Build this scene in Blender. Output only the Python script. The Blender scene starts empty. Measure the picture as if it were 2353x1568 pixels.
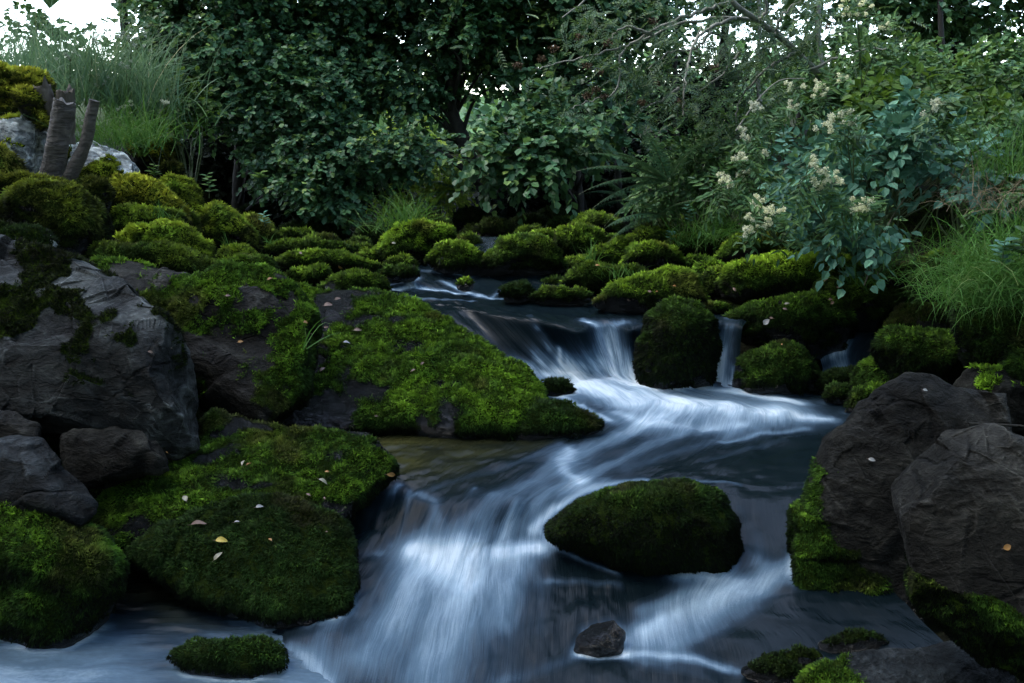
import bpy, bmesh, math, random
import numpy as np
import mathutils.kdtree
R = math.radians
random.seed(7); RNG = np.random.default_rng(7)
sc = bpy.context.scene
COL = sc.collection
# ------------------------------------------------------------------ camera
FPX, CU, CV, PITCH, CH = 2091.0, 1176.0, 784.0, R(13.0), 1.6
cp, sp = math.cos(PITCH), math.sin(PITCH)
def ray(u, v):
    a, b = (u-CU)/FPX, (CV-v)/FPX
    return np.array([a, cp+b*sp, -sp+b*cp])
def at(u, v, Y):
    d = ray(u, v); t = Y/d[1]
    return np.array([d[0]*t, Y, CH+d[2]*t])
def atz(u, v, z):
    d = ray(u, v); t = (z-CH)/d[2]
    return np.array([d[0]*t, d[1]*t, z])
CAMP = np.array([0, 0, CH])
cam = bpy.data.cameras.new('camera'); camo = bpy.data.objects.new('camera', cam); COL.objects.link(camo)
cam.sensor_width = 36; cam.lens = 36*FPX/2352; cam.clip_end = 600; cam.clip_start = .02
camo.location = (0, 0, CH); camo.rotation_euler = (R(90)-PITCH, 0, 0); sc.camera = camo
sc.view_settings.view_transform = 'Standard'; sc.view_settings.look = 'None'; sc.view_settings.exposure = 0

# ------------------------------------------------------------------ numpy noise
_p = RNG.permutation(256); _p = np.concatenate([_p, _p, _p])
_g = RNG.normal(size=(256, 3)); _g /= np.linalg.norm(_g, axis=1)[:, None]
def perlin(P):
    P = np.asarray(P, float); I = np.floor(P).astype(int); f = P-I; I &= 255
    w = f*f*f*(f*(f*6-15)+10); out = 0
    for dx in (0, 1):
        for dy in (0, 1):
            for dz in (0, 1):
                h = _p[_p[_p[I[:, 0]+dx]+I[:, 1]+dy]+I[:, 2]+dz]
                g = _g[h]; d = f-np.array([dx, dy, dz])
                ww = (w[:, 0] if dx else 1-w[:, 0])*(w[:, 1] if dy else 1-w[:, 1])*(w[:, 2] if dz else 1-w[:, 2])
                out = out+ww*(g*d).sum(1)
    return out*1.5
def fbm(P, f=1., o=4, ridge=False):
    a, s = 1., 0
    for i in range(o):
        n = perlin(P*f+i*17.3)
        s = s+a*((1-2*np.abs(n)) if ridge else n); a *= .5; f *= 2.03
    return s
def sst(x, a, b):
    t = np.clip((x-a)/(b-a), 0, 1); return t*t*(3-2*t)
def nrmz(v): return v/np.maximum(np.linalg.norm(v, axis=-1, keepdims=True), 1e-9)

# ------------------------------------------------------------------ mesh helpers
def mesh(name, V, faces, mat, parent=None, attrs=None, uv=None, smooth=True, loc=None, mids=None):
    """faces: (n,k) array or list of such arrays"""
    if not isinstance(faces, (list, tuple)): faces = [faces]
    faces = [np.asarray(f, dtype=np.int32) for f in faces if len(f)]
    V = np.asarray(V, float)
    if loc is not None: V = V-np.asarray(loc)
    m = bpy.data.meshes.new(name)
    m.vertices.add(len(V)); m.vertices.foreach_set('co', V.astype(np.float32).ravel())
    idx = np.concatenate([f.ravel() for f in faces])
    tot = np.concatenate([np.full(len(f), f.shape[1], np.int32) for f in faces])
    m.loops.add(len(idx)); m.loops.foreach_set('vertex_index', idx)
    m.polygons.add(len(tot)); m.polygons.foreach_set('loop_start', np.concatenate([[0], np.cumsum(tot)[:-1]]).astype(np.int32))
    m.polygons.foreach_set('loop_total', tot)
    if mids is not None: m.polygons.foreach_set('material_index', mids.astype(np.int32))
    m.update(calc_edges=True)
    m.polygons.foreach_set('use_smooth', np.full(len(tot), smooth, bool))
    for k, a in (attrs or {}).items():
        a = np.asarray(a, np.float32)
        if k == 'soft_normal':
            at_ = m.attributes.new(k, 'FLOAT_VECTOR', 'POINT'); at_.data.foreach_set('vector', a.ravel())
        elif a.ndim == 1:
            at_ = m.attributes.new(k, 'FLOAT', 'POINT'); at_.data.foreach_set('value', a)
        else:
            at_ = m.attributes.new(k, 'FLOAT_COLOR', 'POINT')
            at_.data.foreach_set('color', np.concatenate([a, np.ones((len(a), 1), np.float32)], 1).ravel())
    if uv is not None:
        l = m.uv_layers.new(name='UVMap'); l.data.foreach_set('uv', uv[idx].astype(np.float32).ravel())
    for mm in (mat if isinstance(mat, (list, tuple)) else [mat]): m.materials.append(mm)
    o = bpy.data.objects.new(name, m); COL.objects.link(o)
    if loc is not None: o.location = loc
    if parent is not None: o.parent = parent
    return o
def tag(o, label=None, cat=None, group=None, kind=None):
    if label: o['label'] = label
    if cat: o['category'] = cat
    if group: o['group'] = group
    if kind: o['kind'] = kind
    return o
def thing(name, loc, label, cat, group=None):
    o = bpy.data.objects.new(name, None); COL.objects.link(o); o.location = loc; o.empty_display_size = .1
    return tag(o, label, cat, group)
class MB:
    def __init__(s): s.V = []; s.F = {}; s.n = 0
    def add(s, V, F):
        V = np.asarray(V); F = np.asarray(F)
        s.F.setdefault(F.shape[1], []).append(F+s.n); s.V.append(V); s.n += len(V)
    def build(s, name, mat, parent=None, **k):
        V = np.concatenate(s.V); F = [np.concatenate(f) for f in s.F.values()]
        loc = None
        o = mesh(name, V-(np.array(parent.location) if parent is not None else 0), F, mat, parent, **k)
        return o
def tube(mb, P, r, n=6, cap=False):
    P = np.asarray(P, float); r = np.broadcast_to(r, len(P))
    T = nrmz(np.gradient(P, axis=0)); A = np.array([.3, 1, .2]) if abs(T[0][2]) > .6 else np.array([0, 0, 1.])
    X = nrmz(np.cross(T, A)); Y = np.cross(T, X)
    a = np.linspace(0, 2*np.pi, n, endpoint=False)
    V = (P[:, None]+r[:, None, None]*(X[:, None]*np.cos(a)[None, :, None]+Y[:, None]*np.sin(a)[None, :, None])).reshape(-1, 3)
    i = np.arange(len(P)-1)[:, None]*n; j = np.arange(n)[None]
    F = np.stack([i+j, i+(j+1) % n, i+n+(j+1) % n, i+n+j], -1).reshape(-1, 4)
    mb.add(V, F)
    if cap: mb.add(V[-n:], np.arange(n)[None])
def smooth_path(P, k=6):
    P = np.asarray(P, float)
    if len(P) < 3: return P
    Q = np.vstack([2*P[0]-P[1], P, 2*P[-1]-P[-2]]); out = []
    for i in range(1, len(Q)-2):
        for t in np.linspace(0, 1, k, endpoint=False):
            a, b, c, d = Q[i-1:i+3]
            out.append(.5*((2*b)+(-a+c)*t+(2*a-5*b+4*c-d)*t*t+(-a+3*b-3*c+d)*t**3))
    out.append(P[-1]); return np.array(out)

# ------------------------------------------------------------------ materials
class NT:
    def __init__(s, name):
        s.m = bpy.data.materials.new(name); s.m.use_nodes = True; s.t = s.m.node_tree
        s.b = s.t.nodes['Principled BSDF']; s.out = s.t.nodes['Material Output']
    def n(s, typ, **k):
        nd = s.t.nodes.new(typ)
        for a, v in k.items():
            if hasattr(nd, a): setattr(nd, a, v)
        return nd
    def l(s, a, b): s.t.links.new(a, b)
    def noise(s, vec, scale, detail=4, rough=.55, dist=0):
        nd = s.n('ShaderNodeTexNoise'); nd.inputs['Scale'].default_value = scale; nd.inputs['Detail'].default_value = detail
        nd.inputs['Roughness'].default_value = rough; nd.inputs['Distortion'].default_value = dist
        if vec is not None: s.l(vec, nd.inputs['Vector'])
        return nd.outputs['Fac']
    def ramp(s, fac, stops):
        nd = s.n('ShaderNodeValToRGB'); e = nd.color_ramp.elements
        while len(e) < len(stops): e.new(.5)
        for el, (p, c) in zip(e, stops):
            el.position = p; el.color = (*c, 1) if len(c) == 3 else c
        s.l(fac, nd.inputs['Fac']); return nd.outputs['Color']
    def mix(s, fac, a, b, mode='MIX'):
        nd = s.n('ShaderNodeMix', data_type='RGBA', blend_type=mode)
        for sock, v in ((nd.inputs['Factor'], fac), (nd.inputs[6], a), (nd.inputs[7], b)):
            if isinstance(v, (int, float)): sock.default_value = v
            elif isinstance(v, tuple): sock.default_value = (*v, 1)
            else: s.l(v, sock)
        return nd.outputs[2]
    def math(s, op, a, b=0., clamp=False):
        nd = s.n('ShaderNodeMath', operation=op, use_clamp=clamp)
        for sock, v in zip(nd.inputs, (a, b)):
            if isinstance(v, (int, float)): sock.default_value = v
            else: s.l(v, sock)
        return nd.outputs[0]
    def attr(s, name, col=False):
        nd = s.n('ShaderNodeAttribute', attribute_name=name); return nd.outputs['Color' if col else 'Fac']
    def pos(s, sc_=(1, 1, 1)):
        g = s.n('ShaderNodeNewGeometry'); mp = s.n('ShaderNodeMapping'); mp.inputs['Scale'].default_value = sc_
        s.l(g.outputs['Position'], mp.inputs['Vector']); return mp.outputs[0]
    def bump(s, h, dist, strength=1., prev=None):
        nd = s.n('ShaderNodeBump'); nd.inputs['Distance'].default_value = dist; nd.inputs['Strength'].default_value = strength
        s.l(h, nd.inputs['Height'])
        if prev is not None: s.l(prev, nd.inputs['Normal'])
        return nd.outputs[0]

def rockmat(name, c1, c2, c3, lich=0., rough=.75, stretch=(1, 1, 1.6), spec=.4):
    k = NT(name); p = k.pos(stretch)
    n1 = k.noise(p, 2.4, 8, .6, .6); n2 = k.noise(p, 14, 8, .65, .4); n3 = k.noise(p, 90, 4, .7)
    c = k.ramp(n1, [(.3, c1), (.5, c2), (.72, c3)])
    c = k.mix(.8, c, k.ramp(n2, [(.3, (.15, .15, .15)), (.5, (.7, .7, .7)), (.68, (1.7, 1.7, 1.7))]), 'MULTIPLY')
    c = k.mix(.4, c, k.ramp(n3, [(.3, (.4, .4, .4)), (.65, (1.4, 1.4, 1.4))]), 'MULTIPLY')
    # cracks
    dn = k.n('ShaderNodeTexNoise'); dn.inputs['Scale'].default_value = 3; dn.inputs['Detail'].default_value = 5; k.l(p, dn.inputs['Vector'])
    mv = k.n('ShaderNodeMix', data_type='VECTOR'); mv.inputs[0].default_value = .25
    k.l(p, mv.inputs[4]); k.l(dn.outputs['Color'], mv.inputs[5])
    vo = k.n('ShaderNodeTexVoronoi', feature='DISTANCE_TO_EDGE'); vo.inputs['Scale'].default_value = 4.5; k.l(mv.outputs[1], vo.inputs['Vector'])
    crack = k.math('MULTIPLY', vo.outputs['Distance'], 22., True)
    crack = k.math('MAXIMUM', crack, k.math('MULTIPLY', k.math('SUBTRACT', n1, .42), 14., True))
    c = k.mix(crack, k.mix(.6, c, (.0, .0, .0)), c)
    if lich > 0:
        ln = k.noise(p, 9, 9, .72, .8)
        lm = k.ramp(ln, [(.60-.18*lich, (0, 0, 0)), (.66-.18*lich, (1, 1, 1))])
        c = k.mix(lm, c, k.mix(n3, (.30, .32, .31), (.60, .62, .60)))
    gp = k.n('ShaderNodeNewGeometry'); pt = k.ramp(gp.outputs['Pointiness'], [(.40, (.30, .30, .30)), (.495, (.85, .85, .85)), (.56, (3., 3., 3.))]); c = k.mix(1., c, pt, 'MULTIPLY')  # painted highlight and shade: rims lightened, hollows darkened
    sx = k.n('ShaderNodeSeparateXYZ'); k.l(gp.outputs['Normal'], sx.inputs[0]); c = k.mix(1., c, k.ramp(sx.outputs['Z'], [(.0, (.75, .75, .75)), (.45, (.9, .9, .9)), (.95, (1.7, 1.75, 1.8))]), 'MULTIPLY')  # upward faces painted lighter, as if lit from above
    m = k.attr('moss')
    mm = k.math('MULTIPLY', k.math('SUBTRACT', k.math('ADD', m, k.math('MULTIPLY', k.math('SUBTRACT', n2, .5), .6)), .3), 4., True)
    mossc = k.ramp(k.noise(p, 60, 5, .7), [(.3, (.012, .020, .004)), (.7, (.05, .085, .012))])
    c = k.mix(mm, c, mossc)
    w = k.attr('wet'); c = k.mix(k.math('MULTIPLY', w, .65), c, (.006, .007, .008))
    k.l(c, k.b.inputs['Base Color'])
    r = k.math('SUBTRACT', rough, k.math('MULTIPLY', w, .45)); r = k.math('MAXIMUM', k.math('ADD', r, k.math('MULTIPLY', mm, .2), True), .16)
    k.l(r, k.b.inputs['Roughness']); k.l(k.math('MULTIPLY', k.math('ADD', .12, k.math('MULTIPLY', w, .55)), k.math('SUBTRACT', 1., mm)), k.b.inputs['Specular IOR Level'])
    h = k.math('ADD', k.math('MULTIPLY', n2, 1.), k.math('MULTIPLY', n3, .22)); h = k.math('ADD', h, k.math('MULTIPLY', crack, .25)); h = k.math('ADD', h, k.math('MULTIPLY', k.math('MULTIPLY', w, k.noise(p, 55, 5, .7)), .9))
    k.l(k.bump(h, .05, 1.), k.b.inputs['Normal'])
    return k.m
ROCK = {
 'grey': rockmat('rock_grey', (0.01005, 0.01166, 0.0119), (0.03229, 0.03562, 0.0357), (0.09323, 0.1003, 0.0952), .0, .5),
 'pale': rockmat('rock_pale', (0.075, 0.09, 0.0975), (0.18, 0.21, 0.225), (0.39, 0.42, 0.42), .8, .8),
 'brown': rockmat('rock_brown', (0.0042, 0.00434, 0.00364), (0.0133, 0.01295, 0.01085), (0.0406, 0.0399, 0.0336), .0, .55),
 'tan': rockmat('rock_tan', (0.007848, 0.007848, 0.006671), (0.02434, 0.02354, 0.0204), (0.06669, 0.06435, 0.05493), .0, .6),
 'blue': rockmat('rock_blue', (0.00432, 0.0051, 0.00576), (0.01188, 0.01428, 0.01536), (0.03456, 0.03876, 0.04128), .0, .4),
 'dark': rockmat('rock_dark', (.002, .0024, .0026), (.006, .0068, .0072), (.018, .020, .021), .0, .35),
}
def vcol_mat(name, rough=.8, spec=.25, transl=0.):
    k = NT(name); na = k.n('ShaderNodeAttribute', attribute_name='soft_normal'); k.l(na.outputs['Vector'], k.b.inputs['Normal']); c = k.attr('col', True); k.l(c, k.b.inputs['Base Color']); k.b.inputs['Roughness'].default_value = rough
    k.b.inputs['Specular IOR Level'].default_value = spec
    if transl:
        tr = k.n('ShaderNodeBsdfTranslucent'); k.l(c, tr.inputs['Color']); ms = k.n('ShaderNodeMixShader'); ms.inputs[0].default_value = transl
        k.l(k.b.outputs[0], ms.inputs[1]); k.l(tr.outputs[0], ms.inputs[2]); k.l(ms.outputs[0], k.out.inputs['Surface'])
    return k.m
M_MOSS = vcol_mat('moss', .8, .12, .0)
def leafmat(name, stops, rough=.42, spec=.5, transl=.3, tcol=None, vein=True):
    k = NT(name); g = k.n('ShaderNodeNewGeometry')
    c = k.ramp(g.outputs['Random Per Island'], stops)
    big = k.noise(k.pos(), .9, 3)
    c = k.mix(.7, c, k.ramp(big, [(.3, (.55, .6, .7)), (.7, (1.35, 1.3, 1.1))]), 'MULTIPLY')
    c = k.mix(.35, c, k.ramp(k.noise(k.pos(), 60, 3), [(.3, (.6, .6, .6)), (.7, (1.3, 1.3, 1.3))]), 'MULTIPLY')
    k.l(c, k.b.inputs['Base Color']); k.b.inputs['Roughness'].default_value = rough+.08; k.b.inputs['Specular IOR Level'].default_value = spec*.5
    tr = k.n('ShaderNodeBsdfTranslucent'); tc = k.mix(.5, c, tcol or (.10, .16, .02), 'MIX'); k.l(tc, tr.inputs['Color'])
    ms = k.n('ShaderNodeMixShader'); ms.inputs[0].default_value = transl
    k.l(k.b.outputs[0], ms.inputs[1]); k.l(tr.outputs[0], ms.inputs[2]); k.l(ms.outputs[0], k.out.inputs['Surface'])
    return k.m
M_ALDER = leafmat('alder_leaf', [(0, (0.0281, 0.0774, 0.0405)), (.5, (0.0456, 0.133, 0.0663)), (.9, (0.0807, 0.194, 0.0737)), (1, (0.194, 0.295, 0.0737))])
M_SHADE = leafmat('shaded_leaf', [(0, (.004, .010, .006)), (1, (.010, .022, .012))], .6, .2, .2, (.01, .02, .005))  # deep shade of the hollow painted into the leaf colour
M_LIT = leafmat('sunlit_leaf', [(0, (0.128, 0.224, 0.032)), (.6, (0.288, 0.416, 0.064)), (1, (0.544, 0.608, 0.096))], .5, .4, .45, (.25, .35, .04))  # sunlight painted into the colour of the far leaves
M_ROWAN = leafmat('rowan_leaf', [(0, (.03, .075, .045)), (.6, (.055, .12, .065)), (1, (.10, .17, .05))], .45, .5, .3)
M_BUSH = leafmat('bush_leaf', [(0, (0.0278, 0.0824, 0.0329)), (.5, (0.0531, 0.14, 0.0531)), (1, (0.113, 0.213, 0.0633))], .45, .45)
M_BLUE = leafmat('blue_leaf', [(0, (0.0581, 0.169, 0.131)), (.5, (0.0901, 0.241, 0.177)), (1, (0.129, 0.302, 0.2))], .5, .5, .2)
M_BRIGHT = leafmat('bright_leaf', [(0, (.025, .07, .012)), (.6, (.045, .11, .018)), (1, (.07, .15, .02))], .5, .4, .35)
M_FERN = leafmat('fern_leaf', [(0, (0.051, 0.136, 0.085)), (1, (0.085, 0.204, 0.119))], .55, .35, .3)
M_GRASS = leafmat('grass_blade', [(0, (0.0412, 0.132, 0.0206)), (.6, (0.0721, 0.205, 0.036)), (.93, (0.113, 0.25, 0.0617)), (1, (0.288, 0.382, 0.144))], .5, .4, .35)
M_REED = leafmat('reed_blade', [(0, (0.075, 0.165, 0.09)), (.6, (0.135, 0.255, 0.15)), (.9, (0.21, 0.33, 0.195)), (1, (0.51, 0.48, 0.3))], .5, .45, .4, (.15, .25, .08))
M_DRY = leafmat('dry_grass', [(0, (.16, .12, .08)), (1, (.34, .28, .20))], .7, .2, .2, (.2, .15, .08))
M_FLOWER = leafmat('cream_flower', [(0, (0.682, 0.726, 0.506)), (1, (0.9, 0.9, 0.77))], .8, .1, .3, (.6, .6, .4))
M_HOG = leafmat('grey_flower', [(0, (.28, .34, .28)), (1, (.55, .60, .52))], .8, .1, .3, (.4, .45, .35))
M_BERRY = leafmat('berry', [(0, (.07, .05, .03)), (1, (.13, .08, .045))], .5, .4, 0)
def simple(name, c1, c2, scale=20, rough=.8, bump=.01, stretch=(1, 1, 1)):
    k = NT(name); p = k.pos(stretch); n = k.noise(p, scale, 8, .65, .3)
    k.l(k.ramp(n, [(.3, c1), (.7, c2)]), k.b.inputs['Base Color']); k.b.inputs['Roughness'].default_value = rough
    k.l(k.bump(n, bump), k.b.inputs['Normal']); return k.m
M_BARK = simple('dark_bark', (.008, .008, .006), (.035, .034, .028), 16, .9, .02, (1, 1, .3))
M_PALEBARK = simple('pale_bark', (.10, .105, .09), (.26, .27, .24), 30, .8, .006, (1, 1, .4))
M_CHERRY = simple('ringed_bark', (.006, .005, .004), (.15, .13, .11), 17, .6, .02, (.8, .8, 3.2))
M_CUT = simple('cut_wood', (.03, .032, .034), (.10, .10, .095), 40, .8, .006)
M_OLDWOOD = simple('old_wood', (.03, .025, .018), (.13, .11, .085), 22, .85, .012, (1, 1, .2))
M_STEM = simple('green_stem', (.03, .06, .02), (.09, .13, .05), 30, .6, .002)
M_DRYSTEM = simple('dry_stem', (.10, .08, .06), (.24, .20, .15), 30, .7, .002)
M_FALL = {'yellow': simple('yellow_leaf', (.45, .33, .04), (.62, .50, .10), 60, .5, .001),
          'pale': simple('pale_leaf', (.22, .21, .14), (.40, .38, .28), 60, .5, .001),
          'brown': simple('brown_leaf', (.10, .06, .045), (.24, .16, .12), 60, .6, .001),
          'silver': simple('silver_leaf', (.22, .22, .22), (.42, .42, .42), 60, .5, .001),
          'orange': simple('orange_leaf', (.28, .13, .03), (.42, .22, .06), 60, .5, .001)}

# ground
k = NT('soil'); p = k.pos()
n1 = k.noise(p, 5, 8, .6); n2 = k.noise(p, 45, 6, .7)
c = k.ramp(n1, [(.3, (.006, .006, .005)), (.5, (.014, .016, .009)), (.7, (.025, .035, .010))])
c = k.mix(.6, c, k.ramp(n2, [(.3, (.4, .4, .4)), (.7, (1.6, 1.6, 1.6))]), 'MULTIPLY')
far = k.attr('far_green'); c = k.mix(far, c, k.mix(n2, (.010, .016, .006), (.04, .06, .015)))
k.l(c, k.b.inputs['Base Color']); k.b.inputs['Roughness'].default_value = 1.; k.b.inputs['Specular IOR Level'].default_value = .05
k.l(k.bump(k.math('ADD', n1, k.math('MULTIPLY', n2, .4)), .04), k.b.inputs['Normal']); M_SOIL = k.m

def watermat(name, su=110., sv=2.0, milky=(.60, .70, .78), deep=(.004, .009, .012)):
    k = NT(name); uv = k.n('ShaderNodeUVMap').outputs[0]
    def mp(a, b, off=0):
        m_ = k.n('ShaderNodeMapping'); m_.inputs['Scale'].default_value = (a, b, 1); m_.inputs['Location'].default_value = (off, off, 0)
        k.l(uv, m_.inputs['Vector']); return m_.outputs[0]
    # gentle wandering of the flow lines
    wn = k.n('ShaderNodeTexNoise'); wn.inputs['Scale'].default_value = 1.; wn.inputs['Detail'].default_value = 3; k.l(mp(1.6, .9), wn.inputs['Vector'])
    mv = k.n('ShaderNodeVectorMath', operation='MULTIPLY_ADD'); k.l(wn.outputs['Color'], mv.inputs[0]); mv.inputs[1].default_value = (.10, .0, 0); k.l(uv, mv.inputs[2])
    def mp2(a, b):
        m_ = k.n('ShaderNodeMapping'); m_.inputs['Scale'].default_value = (a, b, 1); k.l(mv.outputs[0], m_.inputs['Vector']); return m_.outputs[0]
    s1 = k.noise(mp2(su*.22, sv), 1, 4, .55); s2 = k.noise(mp2(su, sv*1.2), 1, 5, .6); s3 = k.noise(mp2(su*3.2, sv*4), 1, 3, .6)
    big = k.noise(mp2(9., 1.5), 1, 5, .6)
    grain = k.noise(mp2(su*7, su*1.8), 1, 2, .6)
    st = k.math('ADD', k.math('MULTIPLY', s1, .34), k.math('ADD', k.math('MULTIPLY', s2, .33), k.math('MULTIPLY', s3, .33)))
    st = k.math('ADD', k.math('MULTIPLY', st, .5), k.math('MULTIPLY', big, .5))
    st = k.math('MULTIPLY', k.math('SUBTRACT', st, .5), 2.6)
    f = k.attr('foam'); sk = k.attr('steep')
    # more streaky in the middle values, quiet where foam = 0
    amp = k.math('ADD', k.math('ADD', .07, k.math('MULTIPLY', f, .52)), k.math('MULTIPLY', k.math('MULTIPLY', f, sk), .75))
    v = k.math('ADD', f, k.math('MULTIPLY', st, amp)); v = k.math('SUBTRACT', v, .09)
    v = k.math('ADD', v, k.math('MULTIPLY', k.math('SUBTRACT', grain, .5), k.math('MULTIPLY', f, .22)))
    v = k.math('MAXIMUM', v, 0.); v = k.math('MINIMUM', v, 1.1); v = k.math('POWER', v, 1.35)
    dc = k.mix(k.attr('brown'), deep, k.ramp(k.noise(mp(9, 5), 1, 4), [(.35, (.012, .014, .006)), (.65, (.05, .05, .016))]))
    mc = k.ramp(v, [(0, (.005, .010, .014)), (.25, (.026, .046, .072)), (.5, (.095, .155, .22)), (.78, (.31, .42, .52)), (1., milky)])
    col = k.mix(k.math('MULTIPLY', v, 3.2, True), dc, mc)
    k.l(col, k.b.inputs['Base Color'])
    rg = k.math('ADD', k.math('ADD', .22, k.math('MULTIPLY', sk, .2)), k.math('MULTIPLY', v, .6), True); k.l(rg, k.b.inputs['Roughness'])
    k.b.inputs['IOR'].default_value = 1.33; k.l(k.math('MULTIPLY', k.math('SUBTRACT', .24, k.math('MULTIPLY', v, .22)), k.math('SUBTRACT', 1., k.math('MULTIPLY', sk, .8))), k.b.inputs['Specular IOR Level'])
    k.l(k.bump(k.math('ADD', k.math('MULTIPLY', s1, .6), k.math('MULTIPLY', s2, .4)), .02, .45), k.b.inputs['Normal'])
    return k.m
M_WATER = watermat('stream_water')
M_POOL = watermat('pool_water', 26., 1.6)

# ------------------------------------------------------------------ moss blades scattered on a surface
def mossify(o, V, T, N, mask, bright, hue, parent, drape=.35, dens=1., seed=0, name='moss', blade=1., cover=None):
    rng = np.random.default_rng(seed)
    A, B, C = V[T[:, 0]], V[T[:, 1]], V[T[:, 2]]
    cr = np.cross(B-A, C-A); area = np.linalg.norm(cr, axis=1)*.5; fn = cr/np.maximum(area[:, None]*2, 1e-12)
    cen = (A+B+C)/3; tc = CAMP-cen; dist = np.linalg.norm(tc, axis=1); facing = (fn*tc).sum(1)/dist
    mk = mask[T].mean(1)
    spc = .00100*np.clip(dist, 2.4, 12)            # spacing grows with distance
    ex = area/spc**2*mk*np.where(facing > -.25, 1, .05)*dens
    cnt = rng.poisson(ex)
    if cnt.sum() < 20: return None
    fi = np.repeat(np.arange(len(T)), cnt); n = len(fi)
    r1, r2 = rng.random(n), rng.random(n); s = np.sqrt(r1)
    w0, w1, w2 = 1-s, s*(1-r2), s*r2
    P = A[fi]*w0[:, None]+B[fi]*w1[:, None]+C[fi]*w2[:, None]
    Nn = nrmz(N[T[fi, 0]]*w0[:, None]+N[T[fi, 1]]*w1[:, None]+N[T[fi, 2]]*w2[:, None])
    br = (bright[T[fi]]*np.stack([w0, w1, w2], 1)).sum(1)
    d = dist[fi]
    clump = fbm(P, 22, 2); clump2 = fbm(P+5, 6, 2)
    L = .0032*np.clip(d, 2.4, 12)*(.65+.7*rng.random(n))*(1+.5*clump)*blade
    down = np.array([0, 0, -1.])-Nn*(-Nn[:, 2:3])
    # combed direction drifts with position, so tufts lean together
    lean = np.stack([perlin(P*14+3), perlin(P*14+9), perlin(P*14+27)], 1)
    D = nrmz(Nn*.75+down*drape+rng.normal(size=(n, 3))*.38+lean*.6)
    S = nrmz(np.cross(D, Nn+rng.normal(size=(n, 3))*.6)); w = L*.22
    P = P+Nn*(.006*(1+clump)*(1+.3*clump2)).clip(0)[:, None]*np.minimum(1, d/3)[:, None]
    P0 = P-Nn*.004
    VV = np.stack([P0-S*w[:, None], P0+S*w[:, None], P0+D*L[:, None]], 1).reshape(-1, 3)
    FF = np.arange(3*n).reshape(-1, 3)
    # colours
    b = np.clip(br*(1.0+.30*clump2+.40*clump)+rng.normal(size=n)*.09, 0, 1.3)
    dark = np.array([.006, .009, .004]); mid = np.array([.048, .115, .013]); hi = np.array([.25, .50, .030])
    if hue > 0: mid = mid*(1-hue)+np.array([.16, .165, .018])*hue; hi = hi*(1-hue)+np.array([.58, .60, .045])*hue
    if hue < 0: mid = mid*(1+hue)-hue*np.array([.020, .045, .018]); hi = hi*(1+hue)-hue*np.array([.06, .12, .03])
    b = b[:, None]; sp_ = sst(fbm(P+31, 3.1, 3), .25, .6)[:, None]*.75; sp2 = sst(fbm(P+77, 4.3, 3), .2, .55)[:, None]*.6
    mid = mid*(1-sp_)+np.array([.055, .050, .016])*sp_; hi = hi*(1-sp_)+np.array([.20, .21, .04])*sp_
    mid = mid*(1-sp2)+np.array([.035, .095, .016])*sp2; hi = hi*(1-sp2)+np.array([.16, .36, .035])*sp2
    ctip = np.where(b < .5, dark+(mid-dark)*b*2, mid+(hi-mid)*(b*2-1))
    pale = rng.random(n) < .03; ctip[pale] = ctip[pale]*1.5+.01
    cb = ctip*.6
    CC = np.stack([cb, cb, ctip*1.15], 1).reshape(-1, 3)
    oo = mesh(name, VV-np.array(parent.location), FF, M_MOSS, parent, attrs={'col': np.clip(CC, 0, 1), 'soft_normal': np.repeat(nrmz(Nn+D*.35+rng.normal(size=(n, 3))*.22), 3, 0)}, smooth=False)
    return oo

_ico = {}
def ico(k):
    if k not in _ico:
        bm = bmesh.new(); bmesh.ops.create_icosphere(bm, subdivisions=k, radius=1)
        V = np.array([v.co[:] for v in bm.verts]); T = np.array([[v.index for v in f.verts] for f in bm.faces]); bm.free()
        _ico[k] = (V, T)
    return _ico[k]
def vnormals(V, T):
    cr = np.cross(V[T[:, 1]]-V[T[:, 0]], V[T[:, 2]]-V[T[:, 0]]); N = np.zeros_like(V)
    for i in range(3):
        for c_ in range(3): N[:, c_] += np.bincount(T[:, i], cr[:, c_], len(V))
    return nrmz(N)
def furrow(amp, dirv=(.25, .35, 1.), f=5.):
    def fn(V, C0, size):
        d = nrmz(np.array(dirv, float)); q = V-C0; a = q@d; Q = q*1.3+d*(a*f)[:, None]
        r = fbm(Q, 1.5, 4, True); st = sst(np.abs(perlin(q*2.3+7)), .02, .12)
        return V+nrmz(q)*((r-.7)*amp+(st-1)*amp*.8)[:, None]
    return fn
def fracture(n=26, k=.75, seed=1, wob=.10, step=.035):
    '''break a smooth form into flat faces that meet at crisp, slightly stepped edges'''
    def fn(V, C0, size):
        r = np.random.default_rng(seed); q = V-C0; N0 = nrmz(q/np.maximum(np.abs(q).max(0), 1e-6)**1.2)
        T_ = ico(FRES[0])[1]; N = vnormals(V, T_)
        for (nn_, kk_) in ((n, k), (n*6, k*.55)):
            si = r.integers(0, len(V), nn_); S_p = V[si].copy(); S_n = nrmz(N[si]+r.normal(size=(nn_, 3))*.16)
            W = V+wob*size*.6*np.stack([fbm(V+3, 2.5/size*.6, 3), fbm(V+13, 2.5/size*.6, 3), fbm(V+23, 2.5/size*.6, 3)], 1)*.5
            best = np.full(len(V), 1e9); idx = np.zeros(len(V), int)
            for i in range(nn_):
                d = ((W-S_p[i])**2).sum(1); m = d < best; best[m] = d[m]; idx[m] = i
            off = ((V-S_p[idx])*S_n[idx]).sum(1); lim = step*size*(1 if nn_ == n else .35); off = lim*np.tanh(off/lim)
            V = V-S_n[idx]*(off*kk_)[:, None]; N = vnormals(V, T_)
        return V
    return fn
FRES = [7]
SEED = [100]
ROCKS = []
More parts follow.
